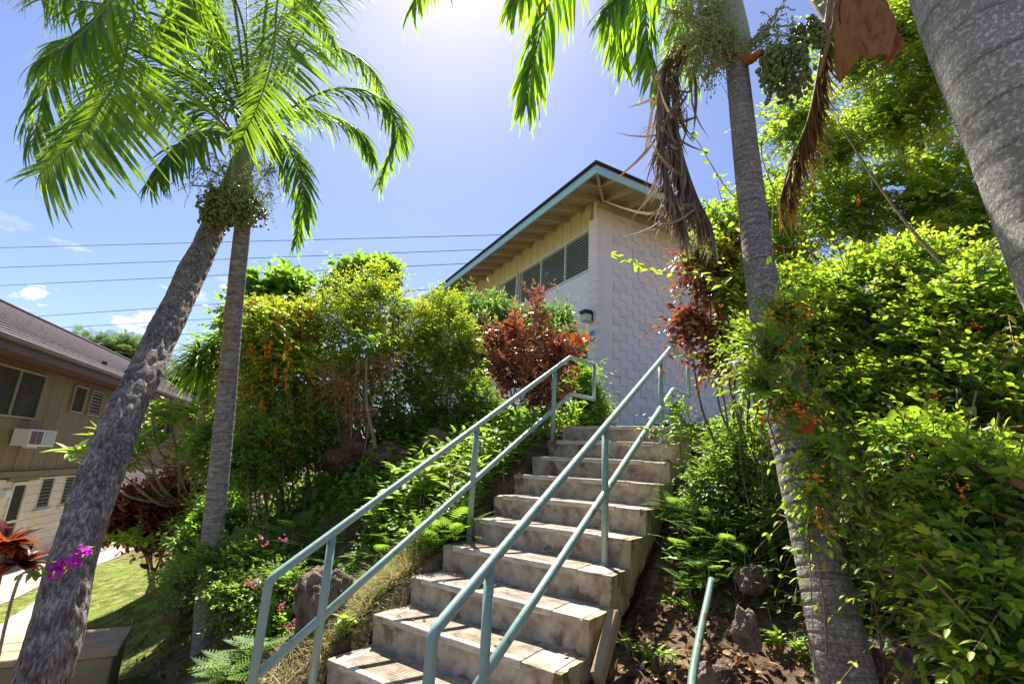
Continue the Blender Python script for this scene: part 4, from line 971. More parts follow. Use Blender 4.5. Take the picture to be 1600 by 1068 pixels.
# --- palm B (slender trunk, crown shaft)
bP = [at(312, 1062, 4.9) + np.array((-.03, -.05, -.45)), at(312, 1062, 4.9), at(330, 860, 4.95), at(352, 640, 5.0), at(366, 480, 5.0), at(380, 345, 5.0)]
pb = thing('palm_tree', 'slender palm with smooth ringed grey trunk and full green crown left of the stairs', 'palm', (bP[0][0], bP[0][1], gz(bP[0][0], bP[0][1])))
tube('trunk', catmull(bP, 460), np.interp(np.linspace(0, 1, 460), [0, .1, .25, .6, 1], [.108, .095, .086, .080, .070]), M['barkB'], pb, 24, disp=ringdisp(.055, .035))
tube('crownshaft', catmull([at(380, 348, 5.0), at(379, 300, 5.0), at(378, 250, 5.0), at(379, 225, 5.0)], 24), np.interp(np.linspace(0, 1, 24), [0, .12, .5, 1], [.075, .105, .095, .055]), M['shaft'], pb, 20)
cB = at(379, 225, 5.0)
fB = [  # fronds of B: control points (px,py,d)
    ([(379, 225, 5), (440, 178, 4.9), (520, 140, 4.8), (590, 150, 4.7), (622, 205, 4.6), (590, 290, 4.55)], .42, 60, 44),
    ([(379, 225, 5), (430, 175, 5.3), (500, 175, 5.4), (560, 205, 5.4), (585, 255, 5.3)], .42, 0, 42),
    ([(379, 228, 5), (420, 205, 4.8), (455, 240, 4.6), (475, 310, 4.5), (462, 385, 4.45)], .34, 50, 40),
    ([(379, 225, 5), (310, 165, 4.9), (210, 150, 4.8), (120, 190, 4.7), (70, 270, 4.6)], .45, 0, 46),
    ([(379, 225, 5), (300, 130, 5.2), (200, 60, 5.3), (110, 60, 5.3), (60, 110, 5.2)], .48, 0, 44),
    ([(379, 228, 5), (335, 205, 4.7), (275, 235, 4.5), (235, 290, 4.4)], .36, 0, 34),
    ([(379, 222, 5), (400, 110, 5.2), (460, 20, 5.4), (560, -40, 5.5), (640, -20, 5.4)], .48, 0, 44),
    ([(379, 222, 5), (340, 100, 5.3), (270, -10, 5.6), (170, -80, 5.8)], .48, 0, 44),
    ([(379, 222, 5), (385, 90, 5.5), (380, -40, 6.2), (330, -150, 6.8)], .48, 0, 40),
    ([(379, 226, 5), (330, 190, 5.6), (240, 185, 6.0), (160, 230, 6.2)], .42, 0, 40),
]
for pts, ll, ni, n in fB:
    frond(pb, 'frond', [at(*p) for p in pts], rng, n=n + 34, ll=ll * 1.15, n_ind=ni, droop=.42, vee=.2, wide=.72, up=(0, -.7, .7), tint=(.35, .3), r0=.014)
fruit(pb, at(366, 322, 4.86), rng, 1100, (.27, .20, .17), r=.015)
fruit(pb, at(345, 335, 4.92), rng, 400, (.18, .14, .12), r=.015)
inflor(pb, at(379, 335, 4.95), [at(318, 262, 4.7), at(340, 250, 4.7), at(300, 290, 4.75), at(425, 262, 4.75), at(420, 300, 4.8), at(350, 300, 4.7), at(400, 250, 4.7), at(385, 290, 4.7)], rng, 60, .24)
# fronds of A
fA = [
    ([(392, 200, 5.65), (350, -60, 5.0), (255, -120, 4.2), (212, 20, 3.6), (185, 120, 3.45), (130, 205, 3.4), (60, 275, 3.4)], .74, 120, 84, .30),
    ([(392, 200, 5.65), (500, -60, 4.9), (470, -120, 3.9), (436, -10, 3.5), (428, 80, 3.45), (405, 160, 3.45), (378, 215, 3.5)], .66, 90, 60, .40),
    ([(392, 200, 5.65), (420, -80, 4.8), (340, -170, 4.0), (250, -110, 3.6), (185, -10, 3.4), (120, 60, 3.35), (60, 95, 3.35)], .50, 0, 66, .35),
    ([(392, 200, 5.65), (310, 90, 5.0), (210, 20, 4.5), (120, 0, 4.2), (40, -30, 4.0)], .5, 0, 54, .15),
    ([(392, 200, 5.65), (370, 30, 5.1), (360, -80, 4.5), (420, -70, 4.1), (490, 10, 3.9), (530, 90, 3.85)], .48, 0, 56, .3),
    ([(392, 200, 5.65), (420, 90, 5.3), (450, 0, 5.2), (500, -90, 5.2)], .52, 0, 50, .12),
    ([(392, 200, 5.65), (350, 100, 5.5), (300, 20, 5.6), (230, -60, 5.8)], .52, 0, 50, .12),
    ([(392, 200, 5.65), (330, 150, 5.4), (260, 110, 5.3), (190, 110, 5.2), (130, 150, 5.1)], .5, 0, 50, .12),
    ([(392, 200, 5.65), (330, 0, 5.2), (270, -60, 4.8), (330, 20, 4.2), (345, 100, 4.0)], .5, 0, 50, .3),
    ([(392, 200, 5.65), (470, 60, 5.2), (530, -40, 4.9), (590, -60, 4.6), (640, -30, 4.4)], .55, 0, 54, .15),
    ([(392, 200, 5.65), (250, 60, 5.2), (150, 50, 4.9), (80, 120, 4.6), (50, 230, 4.5)], .62, 0, 54, .12),
    ([(392, 200, 5.65), (330, 40, 5.4), (250, -60, 5.2), (150, -60, 5.0), (80, 10, 4.8)], .6, 0, 54, .12),
    ([(392, 200, 5.65), (480, 80, 5.3), (560, 90, 5.1), (610, 160, 5.0)], .52, 0, 48, .12),
    ([(392, 200, 5.65), (430, 60, 5.6), (500, -30, 5.6), (590, -60, 5.5)], .55, 0, 48, .12),
    ([(392, 200, 5.65), (380, 40, 5.0), (330, -60, 4.4), (290, 0, 3.9), (262, 60, 3.7)], .60, 0, 54, .35),
]
for pts, ll, ni, n, st_ in fA:
    near = ni > 0
    frond(pa, 'frond', [at(*p) for p in pts], rng, n=int(n * .8) if near else n, ll=ll * 1.05 if near else ll, n_ind=ni, droop=.10 if near else .5, vee=.05 if near else .15, tint=(.55, .32), r0=.015, wide=.46 if near else .55, start=st_, ang=62 if near else 55, kind=('strip0', 'strip1') if near else ('strip1', 'strip2'), jit=.12 if near else 1, tipf=.55 if near else .45, up=(0, -1, .3) if near else (0, -.7, .7), sc=(.5, 1) if near else (1, 1))
# --- palm C (right of the stairs)
cP = [at(1322, 1066, 2.15) + np.array((.03, -.05, -.75)), at(1322, 1066, 2.15), at(1275, 850, 2.25), at(1222, 620, 2.4), at(1190, 440, 2.5), at(1168, 260, 2.62), at(1150, 92, 2.75)]
pc = thing('palm_tree', 'slender dark mottled palm trunk rising right of the stairs with hanging dry fronds', 'palm', (cP[0][0], cP[0][1], gz(cP[0][0], cP[0][1])))
tube('trunk', catmull(cP, 520), np.interp(np.linspace(0, 1, 520), [0, .16, .3, .6, 1], [.105, .092, .082, .074, .062]), M['barkC'], pc, 28, disp=ringdisp(.042, .045))
tube('crownshaft', catmull([at(1150, 94, 2.75), at(1145, 60, 2.78), at(1138, 0, 2.85), at(1130, -90, 2.95)], 20), np.interp(np.linspace(0, 1, 20), [0, .1, .4, 1], [.062, .10, .098, .06]), M['shaft'], pc, 20)
cc = at(1130, -95, 2.95)
for pts, ll, ni, n in [
    ([(1130, -95, 2.95), (1040, -170, 2.9), (930, -120, 2.85), (868, -20, 2.8), (835, 90, 2.78), (822, 165, 2.76)], .42, 60, 50),
    ([(1130, -95, 2.95), (980, -180, 3.0), (800, -170, 3.0), (700, -90, 2.9), (640, 20, 2.9)], .40, 0, 50),
    ([(1130, -95, 2.95), (1080, -120, 3.1), (1020, -60, 3.3), (1010, 60, 3.4), (1035, 165, 3.4)], .38, 60, 46),
    ([(1130, -95, 2.95), (1050, -60, 2.7), (985, -20, 2.55), (950, 20, 2.5)], .36, 0, 40),
    ([(1130, -95, 2.95), (1090, -80, 3.2), (1065, 20, 3.4), (1085, 130, 3.4)], .34, 0, 40),
    ([(1130, -95, 2.95), (1010, -190, 2.8), (900, -140, 2.6), (840, -60, 2.5), (800, 10, 2.45)], .42, 0, 46),
    ([(1130, -95, 2.95), (1060, -110, 3.3), (985, -60, 3.6), (965, 30, 3.7), (975, 110, 3.7)], .42, 0, 46),
    ([(1130, -95, 2.95), (960, -230, 2.7), (800, -230, 2.3), (720, -140, 2.1), (690, -40, 2.0)], .34, 0, 40),
    ([(1130, -95, 2.95), (1200, -200, 3.1), (1320, -180, 3.2), (1420, -80, 3.2)], .40, 0, 40)]:
    frond(pc, 'frond', [at(*p) for p in pts], rng, n=n + 14, ll=ll * 1.3, n_ind=ni, droop=.5, vee=.15, tint=(.5, .32), r0=.012, wide=.75, up=(0, -.7, .7))
# dry fronds hanging beside the trunk
for pts, ll, n in [([(1125, 60, 2.8), (1060, 60, 2.75), (1040, 140, 2.7), (1050, 220, 2.7), (1070, 290, 2.72), (1090, 335, 2.74)], .42, 190),
                ([(1300, -20, 2.9), (1285, 90, 2.85), (1268, 180, 2.85), (1240, 250, 2.85), (1225, 310, 2.85)], .34, 130)]:
    for dx in ((-14, 0, 14) if ll > .4 else (-5, 6)):
      frond(pc, 'dry_frond', [at(p[0] + dx * (.4 + i * .22), p[1] + abs(dx), p[2] + dx * .002) for i, p in enumerate(pts)], rng, n=n // 2, ll=ll, mat='palmdry' if ll > .4 else 'palmtan', rib='ribdry', ang=9, droop=1.5, vee=.02, kind=('strip1', 'strip0'), tint=(.45, .4), wide=.55, start=.08, tipf=.7, n_ind=40 if ll > .4 else 0)
# stray curled dry leaflets
P_, D_ = [], []
for k in range(40):
    P_.append(at(rng.uniform(1020, 1090), rng.uniform(110, 330), 2.7)); D_.append((rng.uniform(-1, .3), rng.uniform(-.5, .5), rng.uniform(-1, -.1)))
scatter('dry_leaflet', 'dry_leaflets', frames(np.array(D_), runit(rng, 40), np.stack([rng.uniform(.2, .42, 40), np.full(40, .5), rng.uniform(.2, .5, 40)], -1), np.array(P_)), rng.uniform(0, 1, 40), 'strip2', 'palmdry', pc, 40)
fruit(pc, at(1225, 105, 2.7), rng, 800, (.14, .12, .20), r=.012)
fruit(pc, at(1262, 60, 2.75), rng, 260, (.09, .08, .12), r=.012)
inflor(pc, at(1140, 70, 2.7), [at(1060, 60, 2.6), at(1085, 110, 2.6), at(1050, 20, 2.6), at(1095, 60, 2.55), at(1110, 110, 2.6), at(1075, -10, 2.6), at(1100, 20, 2.6)], rng, 110, .17)
inflor(pc, at(1165, 80, 2.75), [at(1200, 40, 2.7), at(1240, 40, 2.7), at(1220, 10, 2.7), at(1265, 60, 2.7)], rng, 18, .12, name='fruit_stalk')
# leaf scars at the top of the trunk
for k, (a, b) in enumerate((((1150, 88), (1108, 72)), ((1152, 92), (1190, 80)))):
    tube('old_flower_base', catmull([at(*a, 2.72), at((a[0] + b[0]) / 2, (a[1] + b[1]) / 2 + 8, 2.68), at(*b, 2.62)], 10), np.linspace(.04, .016, 10), M['boot'], pc, 10)
# brown sheath hanging at the upper right
V, Fq = [], []; nu, nv = 26, 30
eL = catmull([at(1318, -30, 2.55), at(1300, 30, 2.50), at(1308, 80, 2.45), at(1322, 120, 2.42)], nu); eR = catmull([at(1352, -40, 2.55), at(1392, 10, 2.50), at(1410, 68, 2.45), at(1380, 114, 2.42)], nu)
for i in range(nu):
    for j in range(nv):
        f = j / (nv - 1); g_ = i / (nu - 1); q = eL[i] * (1 - f) + eR[i] * f
        q = q - np.array((.3, .85, .1)) * (.13 * math.sin(math.pi * f) * (.4 + .6 * g_)) + np.array((0, 1, 0)) * (.05 * noise.noise(Vector((f * 5, g_ * 1.5, 2))) + .018 * math.sin(f * 15 + g_ * 2 + 2 * noise.noise(Vector((f * 2, g_ * 3, 7))))) + ZZ * .02 * math.sin(f * 7) * g_
        V.append(q)
for i in range(nu - 1):
    for j in range(nv - 1): Fq.append((i * nv + j, i * nv + j + 1, (i + 1) * nv + j + 1, (i + 1) * nv + j))
sh = solid('dry_sheath', np.array(V), Fq, M['boot'], pc, smooth=True)
sm = sh.modifiers.new('thickness', 'SOLIDIFY'); sm.thickness = .006
tube('sheath_stalk', catmull([at(1300, -60, 2.6), at(1310, 10, 2.55), at(1296, 60, 2.55), at(1280, 120, 2.6)], 12), np.linspace(.02, .008, 12), M['ribdry'], pc, 8)
# --- palm D (close, right edge)
dP = [at(2250, 1250, 1.45), at(1940, 860, 1.38), at(1738, 480, 1.36), at(1602, 180, 1.36), at(1515, 0, 1.40), at(1450, -170, 1.5), at(1400, -330, 1.62)]
d0 = dP[0].copy(); d0[2] = gz(d0[0], d0[1]) - .1
pd_ = thing('palm_tree', 'close thick palm trunk with grey green lichen crossing the upper right corner', 'palm', (d0[0], d0[1], d0[2] + .1))
tube('trunk', catmull([d0] + dP[1:], 300), np.interp(np.linspace(0, 1, 300), [0, .4, 1], [.12, .105, .095]), M['barkD'], pd_, 40, disp=ringdisp(.07, .02))
# --- palm E behind the fruit
eP = [on_ground(1560, 560, 6.9), at(1480, 380, 6.6), at(1405, 215, 6.5), at(1340, 95, 6.5), at(1268, -20, 6.6), at(1190, -170, 6.8)]
pe = thing('palm_tree', 'thin grey trunk behind the green fruit, leaning left among the yellow green leaves', 'palm', eP[0])
tube('trunk', catmull(eP, 240), np.linspace(.11, .085, 240), M['barkB'], pe, 20, disp=ringdisp(.06, .03))
for pts in ([(1190, -170, 6.8), (1120, -280, 6.7), (1000, -270, 6.6)], [(1190, -170, 6.8), (1270, -280, 6.9), (1380, -270, 7.0)]):
    frond(pe, 'frond', [at(*p) for p in pts], rng, n=40, ll=.5, droop=.5)

# ---------------------------------------------------------------- SHRUBS
def shrub(name, label, cat, base, clumps, n, seed, leafmat='dewy', kind='far', ind=0, indkind='oval', tl=.4, ll=.05, step=.045, stem_r=.018, nstem=6, stem_mat='twig', group=None, berry=0, bn=14, bl=.12, br=.0055, twigs=True, **kw):
    rng = np.random.default_rng(seed); t = thing(name, label, cat, base, group)
    tw = Acc() if twigs else None
    mats, tint = sprays(rng, clumps, n, tl, ll, step, twigs=tw, **kw)
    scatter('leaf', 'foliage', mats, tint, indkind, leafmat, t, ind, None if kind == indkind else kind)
    if tw is not None: tw.build('twigs', M[stem_mat], t, smooth=False, kind='stuff')
    C_ = np.array(clumps); stems(t, rng, base, [c[:3] for c in C_[rng.permutation(len(C_))[:nstem]]], stem_r, stem_mat)
    if berry: berries(t, rng, pick(rng, clumps, berry, 1.0), bn, br, bl)
    return t, rng
# left hedge: three golden dewdrop shrubs
h1 = ell([(400, 560, 6.6, 40, 50), (470, 640, 6.6, 45, 50), (425, 520, 6.6, 55, 60), (455, 580, 6.4, 60, 60), (420, 620, 6.5, 50, 60), (400, 480, 6.8, 40, 25), (470, 500, 6.8, 50, 45), (440, 670, 6.3, 60, 45)])
shrub('golden_dewdrop_shrub', 'yellow green hedge shrub hung with orange berries behind the slender palm', 'shrub', on_ground(450, 730, 6.6), h1, 2300, 21, tl=.34, ll=.052, step=.042, berry=70, bn=18, bl=.13, br=.010, tint0=.3, tint1=.95, droop=.5, nstem=8)
h2 = ell([(560, 610, 7.0, 60, 55), (500, 640, 7.0, 50, 50), (550, 455, 6.9, 60, 32), (520, 500, 6.7, 65, 45), (590, 480, 6.9, 60, 40), (560, 540, 6.6, 75, 50), (640, 510, 7.0, 45, 50), (520, 590, 6.5, 60, 50), (620, 570, 6.7, 50, 45), (590, 430, 7.1, 35, 18)])
shrub('golden_dewdrop_shrub', 'tallest yellow green hedge shrub in the middle with a brown twiggy hollow', 'shrub', on_ground(580, 725, 6.6), h2, 2100, 22, tl=.36, ll=.052, step=.044, berry=14, bn=14, bl=.10, br=.009, tint0=.3, tint1=.95, droop=.35, nstem=11, stem_r=.02)
h3 = ell([(690, 480, 7.3, 40, 30), (700, 530, 7.1, 50, 50), (660, 560, 6.9, 45, 60), (725, 570, 7.1, 40, 50), (690, 620, 6.6, 60, 45)])
shrub('golden_dewdrop_shrub', 'green and yellow hedge shrub between the tallest shrub and the roof eave', 'shrub', on_ground(690, 690, 6.8), h3, 1500, 23, tl=.32, ll=.05, step=.042, tint0=.1, tint1=.75, droop=.2, nstem=8)
tt = thing('thin_tree', 'thin bare stem rising in front of the hedge hollow', 'tree', on_ground(590, 735, 5.9))
tube('trunk', catmull([WL[tt.name] - ZZ * .1, at(585, 690, 5.9), at(574, 640, 5.9), at(572, 590, 5.95), at(574, 545, 6.1)], 30), np.linspace(.026, .012, 30), M['stem'], tt, 8)
m_, t_ = sprays(np.random.default_rng(5), ell([(575, 530, 6.1, 40, 25)]), 25, .3, .07, .05, tint0=.2, tint1=.7); scatter('leaf', 'foliage', m_, t_, 'oval', 'mid', tt, 60)
hb = thing('bare_twig_tangle', 'tangle of bare brown twigs in the hollow of the tallest hedge shrub', 'shrub', on_ground(545, 720, 6.1))
ht = Acc(); sprays(np.random.default_rng(6), ell([(535, 590, 6.0, 50, 45), (560, 640, 6.0, 40, 30), (600, 560, 6.1, 40, 30)]), 300, .45, .01, .2, twigs=ht, up=.4, droop=.5, shell=.1)
ht.build('twigs', M['orangestem'], hb, smooth=False); stems(hb, np.random.default_rng(7), WL[hb.name], [at(520, 560, 6.0), at(560, 550, 6.0), at(545, 600, 6.0), at(610, 560, 6.1)], .015, 'stem')
# shady understory along the hill foot
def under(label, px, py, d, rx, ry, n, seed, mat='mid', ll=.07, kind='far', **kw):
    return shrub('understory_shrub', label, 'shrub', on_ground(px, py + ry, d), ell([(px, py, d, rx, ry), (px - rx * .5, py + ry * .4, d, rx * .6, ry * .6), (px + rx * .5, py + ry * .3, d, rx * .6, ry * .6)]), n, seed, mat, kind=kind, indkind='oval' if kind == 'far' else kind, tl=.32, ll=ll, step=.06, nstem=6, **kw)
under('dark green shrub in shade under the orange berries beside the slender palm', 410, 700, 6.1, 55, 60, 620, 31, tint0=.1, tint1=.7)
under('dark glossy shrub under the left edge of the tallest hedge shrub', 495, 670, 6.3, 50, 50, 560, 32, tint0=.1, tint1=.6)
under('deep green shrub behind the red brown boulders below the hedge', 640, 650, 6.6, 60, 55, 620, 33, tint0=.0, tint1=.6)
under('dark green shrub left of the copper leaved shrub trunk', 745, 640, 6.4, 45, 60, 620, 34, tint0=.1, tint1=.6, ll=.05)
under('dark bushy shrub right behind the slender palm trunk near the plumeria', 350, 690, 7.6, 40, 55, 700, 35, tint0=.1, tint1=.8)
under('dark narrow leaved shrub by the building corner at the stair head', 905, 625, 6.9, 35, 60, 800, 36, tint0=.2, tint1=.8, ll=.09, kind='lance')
# broadleaf tree tops behind the hedge
t_b = shrub('broadleaf_tree', 'dark broad leaved tree top rising behind the hedge left of the roof', 'tree', on_ground(420, 640, 9.5), ell([(420, 455, 9.5, 45, 30), (395, 500, 9.5, 40, 40), (455, 440, 9.6, 30, 20), (430, 520, 9.4, 50, 50)]), 520, 41, 'mid', kind='wide', indkind='wide', tl=.5, ll=.17, step=.10, opp=True, tint0=.1, tint1=.7, stem_r=.05, nstem=4)
shrub('broadleaf_tree', 'broad leaved tree crown peeking above the middle of the hedge', 'tree', on_ground(590, 640, 9.2), ell([(570, 430, 9.2, 45, 26), (600, 420, 9.2, 28, 14), (540, 450, 9.2, 30, 20)]), 300, 42, 'mid', kind='wide', indkind='wide', tl=.45, ll=.15, step=.09, tint0=.2, tint1=.8, stem_r=.05, nstem=3)
# oleander in front of the windows
ol = ell([(775, 500, 8.2, 28, 30), (740, 490, 8.3, 24, 22), (815, 505, 8.2, 28, 25), (865, 510, 8.0, 26, 26), (760, 540, 8, 45, 40), (840, 550, 7.8, 45, 40), (885, 560, 7.6, 22, 40)])
shrub('oleander_shrub', 'upright light green oleander with narrow leaves in front of the louvre windows', 'shrub', on_ground(810, 640, 8), ol, 900, 43, 'oleander', kind='lance', indkind='lance', tl=.42, ll=.15, step=.05, up=1.6, droop=.0, flat=.1, tint0=.2, tint1=.8)
# copper leaf shrubs
r1 = ell([(835, 480, 5.9, 20, 28), (800, 530, 5.9, 38, 32), (850, 535, 5.8, 38, 32), (765, 530, 5.9, 26, 18), (820, 580, 5.8, 55, 35), (880, 560, 5.8, 25, 35), (850, 610, 5.7, 35, 28), (790, 575, 5.9, 34, 30)])
t_, rng = shrub('copper_leaf_shrub', 'copper red leaved shrub with bare lower stems left of the upper stairs', 'shrub', on_ground(850, 690, 5.75), r1, 235, 44, 'red', kind='oval', indkind='oval', ind=240, tl=.34, ll=.092, step=.055, tint0=.1, tint1=.8, stem_r=.02, nstem=8, stem_mat='stem', up=.6, droop=.0, shell=.55)
mm = frames(np.array([(-.3, -.5, -.8), (.4, -.4, -.7), (.1, -.6, -.4), (.0, -.3, -1), (.5, -.2, -.8)]), np.array([(0, -1, .3)] * 5), np.full(5, .12), np.array([at(905, 525, 5.5), at(902, 530, 5.5), at(910, 528, 5.5), at(895, 520, 5.5), at(912, 520, 5.5)]))
scatter('orange_leaf', 'orange_leaves', mm, rng.random(5), 'wide', 'orangeleaf', t_, 5)
r2 = ell([(1090, 420, 3.9, 40, 45), (1130, 430, 3.9, 40, 60), (1075, 500, 3.8, 35, 35), (1120, 530, 3.8, 35, 45), (1110, 380, 4.0, 35, 30), (1165, 380, 4.0, 30, 60), (1115, 560, 3.8, 22, 20)])
shrub('copper_leaf_shrub', 'rust red leaved shrub in front of the zigzag block wall beside the right palm', 'shrub', on_ground(1165, 700, 4.1), r2, 270, 45, 'red', kind='oval', indkind='oval', ind=260, tl=.28, ll=.070, step=.045, tint0=.25, tint1=.85, stem_r=.014, nstem=6, up=-.1, droop=.45, shell=.3)
shrub('golden_dewdrop_shrub', 'yellow green leaves mixed through the rust red shrub by the right palm', 'shrub', on_ground(1190, 690, 3.9), ell([(1110, 390, 3.8, 45, 30), (1150, 450, 3.8, 40, 60), (1120, 340, 3.9, 30, 30), (1180, 330, 4.0, 40, 50), (1180, 520, 3.6, 40, 40)]), 330, 145, 'dew', kind='oval', indkind='oval', ind=100, tl=.28, ll=.055, step=.045, tint0=.2, tint1=.9, shell=.3, nstem=4)
rk = ell([(240, 790, 9.0, 55, 28), (205, 810, 9.0, 35, 30), (285, 775, 9.1, 35, 30), (240, 830, 8.9, 50, 22)])
shrub('dark_red_bush', 'dark red leaved bush with bare stems on the lawn in front of the olive house', 'bush', on_ground(235, 935, 9), rk, 560, 46, 'darkred', kind='oval', indkind='oval', ind=200, tl=.4, ll=.14, step=.08, tint0=.1, tint1=.7, stem_r=.028, nstem=8, stem_mat='stem', up=.7, droop=0, shell=.4)
shrub('yellow_green_weed', 'yellow green spray growing through the dark red bush', 'weed', on_ground(300, 900, 8.3), ell([(215, 835, 8.4, 45, 8), (300, 820, 8.3, 22, 50), (290, 900, 8.2, 35, 30)]), 150, 47, 'bright', kind='oval', indkind='oval', tl=.35, ll=.10, step=.07, tint0=.4, tint1=1)

# cordyline with red strap leaves
cy = at(10, 850, 5.3); tc_ = thing('cordyline', 'cordyline with red, orange and dark strap leaves at the left edge', 'plant', on_ground(10, 900, 5.3)); rng = np.random.default_rng(50)
tube('stem', catmull([WL[tc_.name] - ZZ * .05, (WL[tc_.name] + cy) / 2, cy], 8), .02, M['stem'], tc_, 8)
for off, n in (((0, 0, 0), 60), ((.08, .05, -.14), 40), ((-.2, 0, .02), 40)):
    u = runit(rng, n); u[:, 2] = np.abs(u[:, 2]) * .9 - .25; scatter('leaf', 'leaves', frames(u, np.tile(ZZ, (n, 1)), np.stack([rng.uniform(.14, .27, n), np.full(n, .27), rng.uniform(.2, .4, n)], -1), np.tile(cy + np.array(off), (n, 1)) - u * .02), rng.uniform(0, 1, n), 'lance', 'ti', tc_, n)
# plumeria
pl = thing('plumeria_tree', 'plumeria with forking pale branches and long glossy leaves before the olive house', 'tree', on_ground(300, 830, 9)); rng = np.random.default_rng(51)
base = WL[pl.name]
fork = [at(300, 800, 8.8), at(285, 740, 8.7)]
tips = [(115, 718, 8.0), (178, 700, 8.2), (205, 660, 8.2), (238, 655, 8.3), (262, 642, 8.4), (300, 650, 8.5), (325, 670, 8.6), (248, 700, 8.3), (212, 715, 8.2), (290, 690, 8.4), (330, 710, 8.6), (270, 668, 8.3), (190, 740, 8.1), (312, 735, 8.5), (225, 685, 8.3), (345, 690, 8.7), (280, 720, 8.3), (160, 690, 8.1)]
P_, D_, N_, T_ = [], [], [], []
for i, tp in enumerate(tips):
    tip = at(*tp); j = fork[i % 2]; mid = (tip + j) / 2 + np.array((0, 0, -.12)) + rng.normal(size=3) * .05
    tube('branch', catmull([base - ZZ * .1 if i % 3 == 0 else j, j if i % 3 == 0 else (j * .7 + mid * .3), mid, tip], 16), np.linspace(.026 if i % 3 == 0 else .017, .010, 16), M['stem'], pl, 8)
    n = 15
    for k in range(n):
        a = k * 2.4; e = rng.uniform(-.25, .9); P_.append(tip + ZZ * .01 * k); D_.append((math.cos(a) * math.cos(e), math.sin(a) * math.cos(e), math.sin(e))); T_.append(rng.uniform(.2, 1))
n = len(P_); scatter('leaf', 'leaves', frames(np.array(D_), np.tile(ZZ, (n, 1)), np.stack([rng.uniform(.2, .34, n), rng.uniform(.15, .2, n), rng.uniform(.2, .3, n)], -1), np.array(P_)), np.array(T_), 'oval', 'bright', pl, 260)
# pandanus / dragon tree heads behind the slender palm
pn = thing('pandanus_tree', 'spiky leaved pandanus head left of the hedge against the sky', 'tree', on_ground(330, 680, 10.5)); rng = np.random.default_rng(52)
heads = [(330, 545, 10.2), (310, 560, 10), (350, 580, 10), (318, 585, 10), (345, 530, 10.3)]
for hp in heads:
    c = at(*hp); tube('branch', catmull([WL[pn.name] + ZZ * .3, (WL[pn.name] + c) / 2 + rng.normal(size=3) * .1, c], 10), np.linspace(.07, .04, 10), M['stem'], pn, 8)
    n = 90; u = runit(rng, n); u[:, 2] = u[:, 2] * .8 + .25; scatter('leaf', 'leaves', frames(u, np.tile(ZZ, (n, 1)), np.stack([rng.uniform(.45, .75, n), np.full(n, 1.1), rng.uniform(.5, 1.1, n)], -1), np.tile(c, (n, 1))), rng.uniform(0, 1, n), 'strip2', 'mid', pn, 40)
# far feathery trees
for label, px, py, d, seed, cl in (('pale feathery tree behind the olive roof, nearer the left trunk', 190, 560, 32, 61, [(140, 535, 32, 24, 14), (190, 548, 32, 38, 20), (225, 575, 32, 26, 18), (175, 580, 32, 40, 20)]),
                           ('pale feathery tree low behind the end of the olive roof', 290, 610, 34, 62, [(270, 590, 34, 36, 18), (310, 590, 34, 34, 28), (290, 630, 34, 45, 22), (255, 620, 34, 30, 14), (330, 630, 34, 30, 25)]),
                           ('distant green tree behind the slender palm trunk', 370, 640, 30, 63, [(360, 600, 30, 30, 40), (390, 650, 30, 40, 40)])):
    shrub('feathery_tree', label, 'tree', on_ground(px, py + 80, d), ell(cl), 420, seed, 'albizia', kind='pinna', indkind='pinna', tl=1.4, ll=.55, step=.35, flat=.9, stem_r=.10, nstem=4, twigs=False)
# hedge of trees far off so the horizon is closed
# ---------------------------------------------------------------- left slope planting
def rosette(name, label, cat, spots, mat, kind, ln, n, seed, wd=1.0, up=.5, group=None, ind=None, stemh=.12, tint=(0, 1), zs=1.0):
    rng = np.random.default_rng(seed); t = thing(name, label, cat, np.mean([s for s in spots], 0), group); P_, D_ = [], []
    a_ = Acc()
    for s in spots:
        top = np.array(s) + ZZ * stemh * rng.uniform(.6, 1.4) + rng.normal(size=3) * np.array((.03, .03, 0)); a_.tube(np.array([np.array(s) - ZZ * .06, top]), .004, 4)
        for k in range(n):
            a = k * 2.4 + rng.uniform(-.3, .3); e = rng.uniform(-.3, 1.1) * up + .1; P_.append(top - ZZ * rng.uniform(0, stemh * .7)); D_.append((math.cos(a) * math.cos(e), math.sin(a) * math.cos(e), math.sin(e)))
    m_ = len(P_); L_ = ln * rng.uniform(.65, 1.15, m_)
    scatter('leaf' if kind != 'pinna' else 'frond', 'leaves', frames(np.array(D_), np.tile(ZZ, (m_, 1)), np.stack([L_, L_ * wd, L_ * zs], -1), np.array(P_)), rng.uniform(*tint, m_), kind, mat, t, m_ if ind is None else ind)
    a_.build('stems', M['stem'], t, kind='stuff'); return t
def gspots(rng, px, py, d, rx, ry, n, lift=0):
    o = []
    for k in range(n):
        x, y = px + rng.uniform(-rx, rx), py + rng.uniform(-ry, ry)
        p = at(x, y, d); o.append(np.array((p[0], p[1], gz(p[0], p[1]) + lift)))
    return o
def hspots(px, py, rx, n, rng, dd=.5, lift=0):
    """points on the ground that are seen round (px,py)"""
    o = []
    r = ray(px, py); t = 1.0
    while t < 20:
        p = CAM + r * t
        if p[2] < gz(p[0], p[1]): break
        t += .05
    for k in range(n):
        q = p + np.array((rng.uniform(-rx, rx), rng.uniform(-dd, dd), 0)); o.append(np.array((q[0], q[1], gz(q[0], q[1]) + lift)))
    return o
rg = np.random.default_rng(70)
rosette('broadleaf_plant', 'clump of long leaved bright plants in the left bed behind the left handrail', 'plant', hspots(450, 825, .5, 22, rg, .3), 'bright', 'lance', .20, 13, 71, .8, .5, 'leafy plants on the left slope', 200, .34)
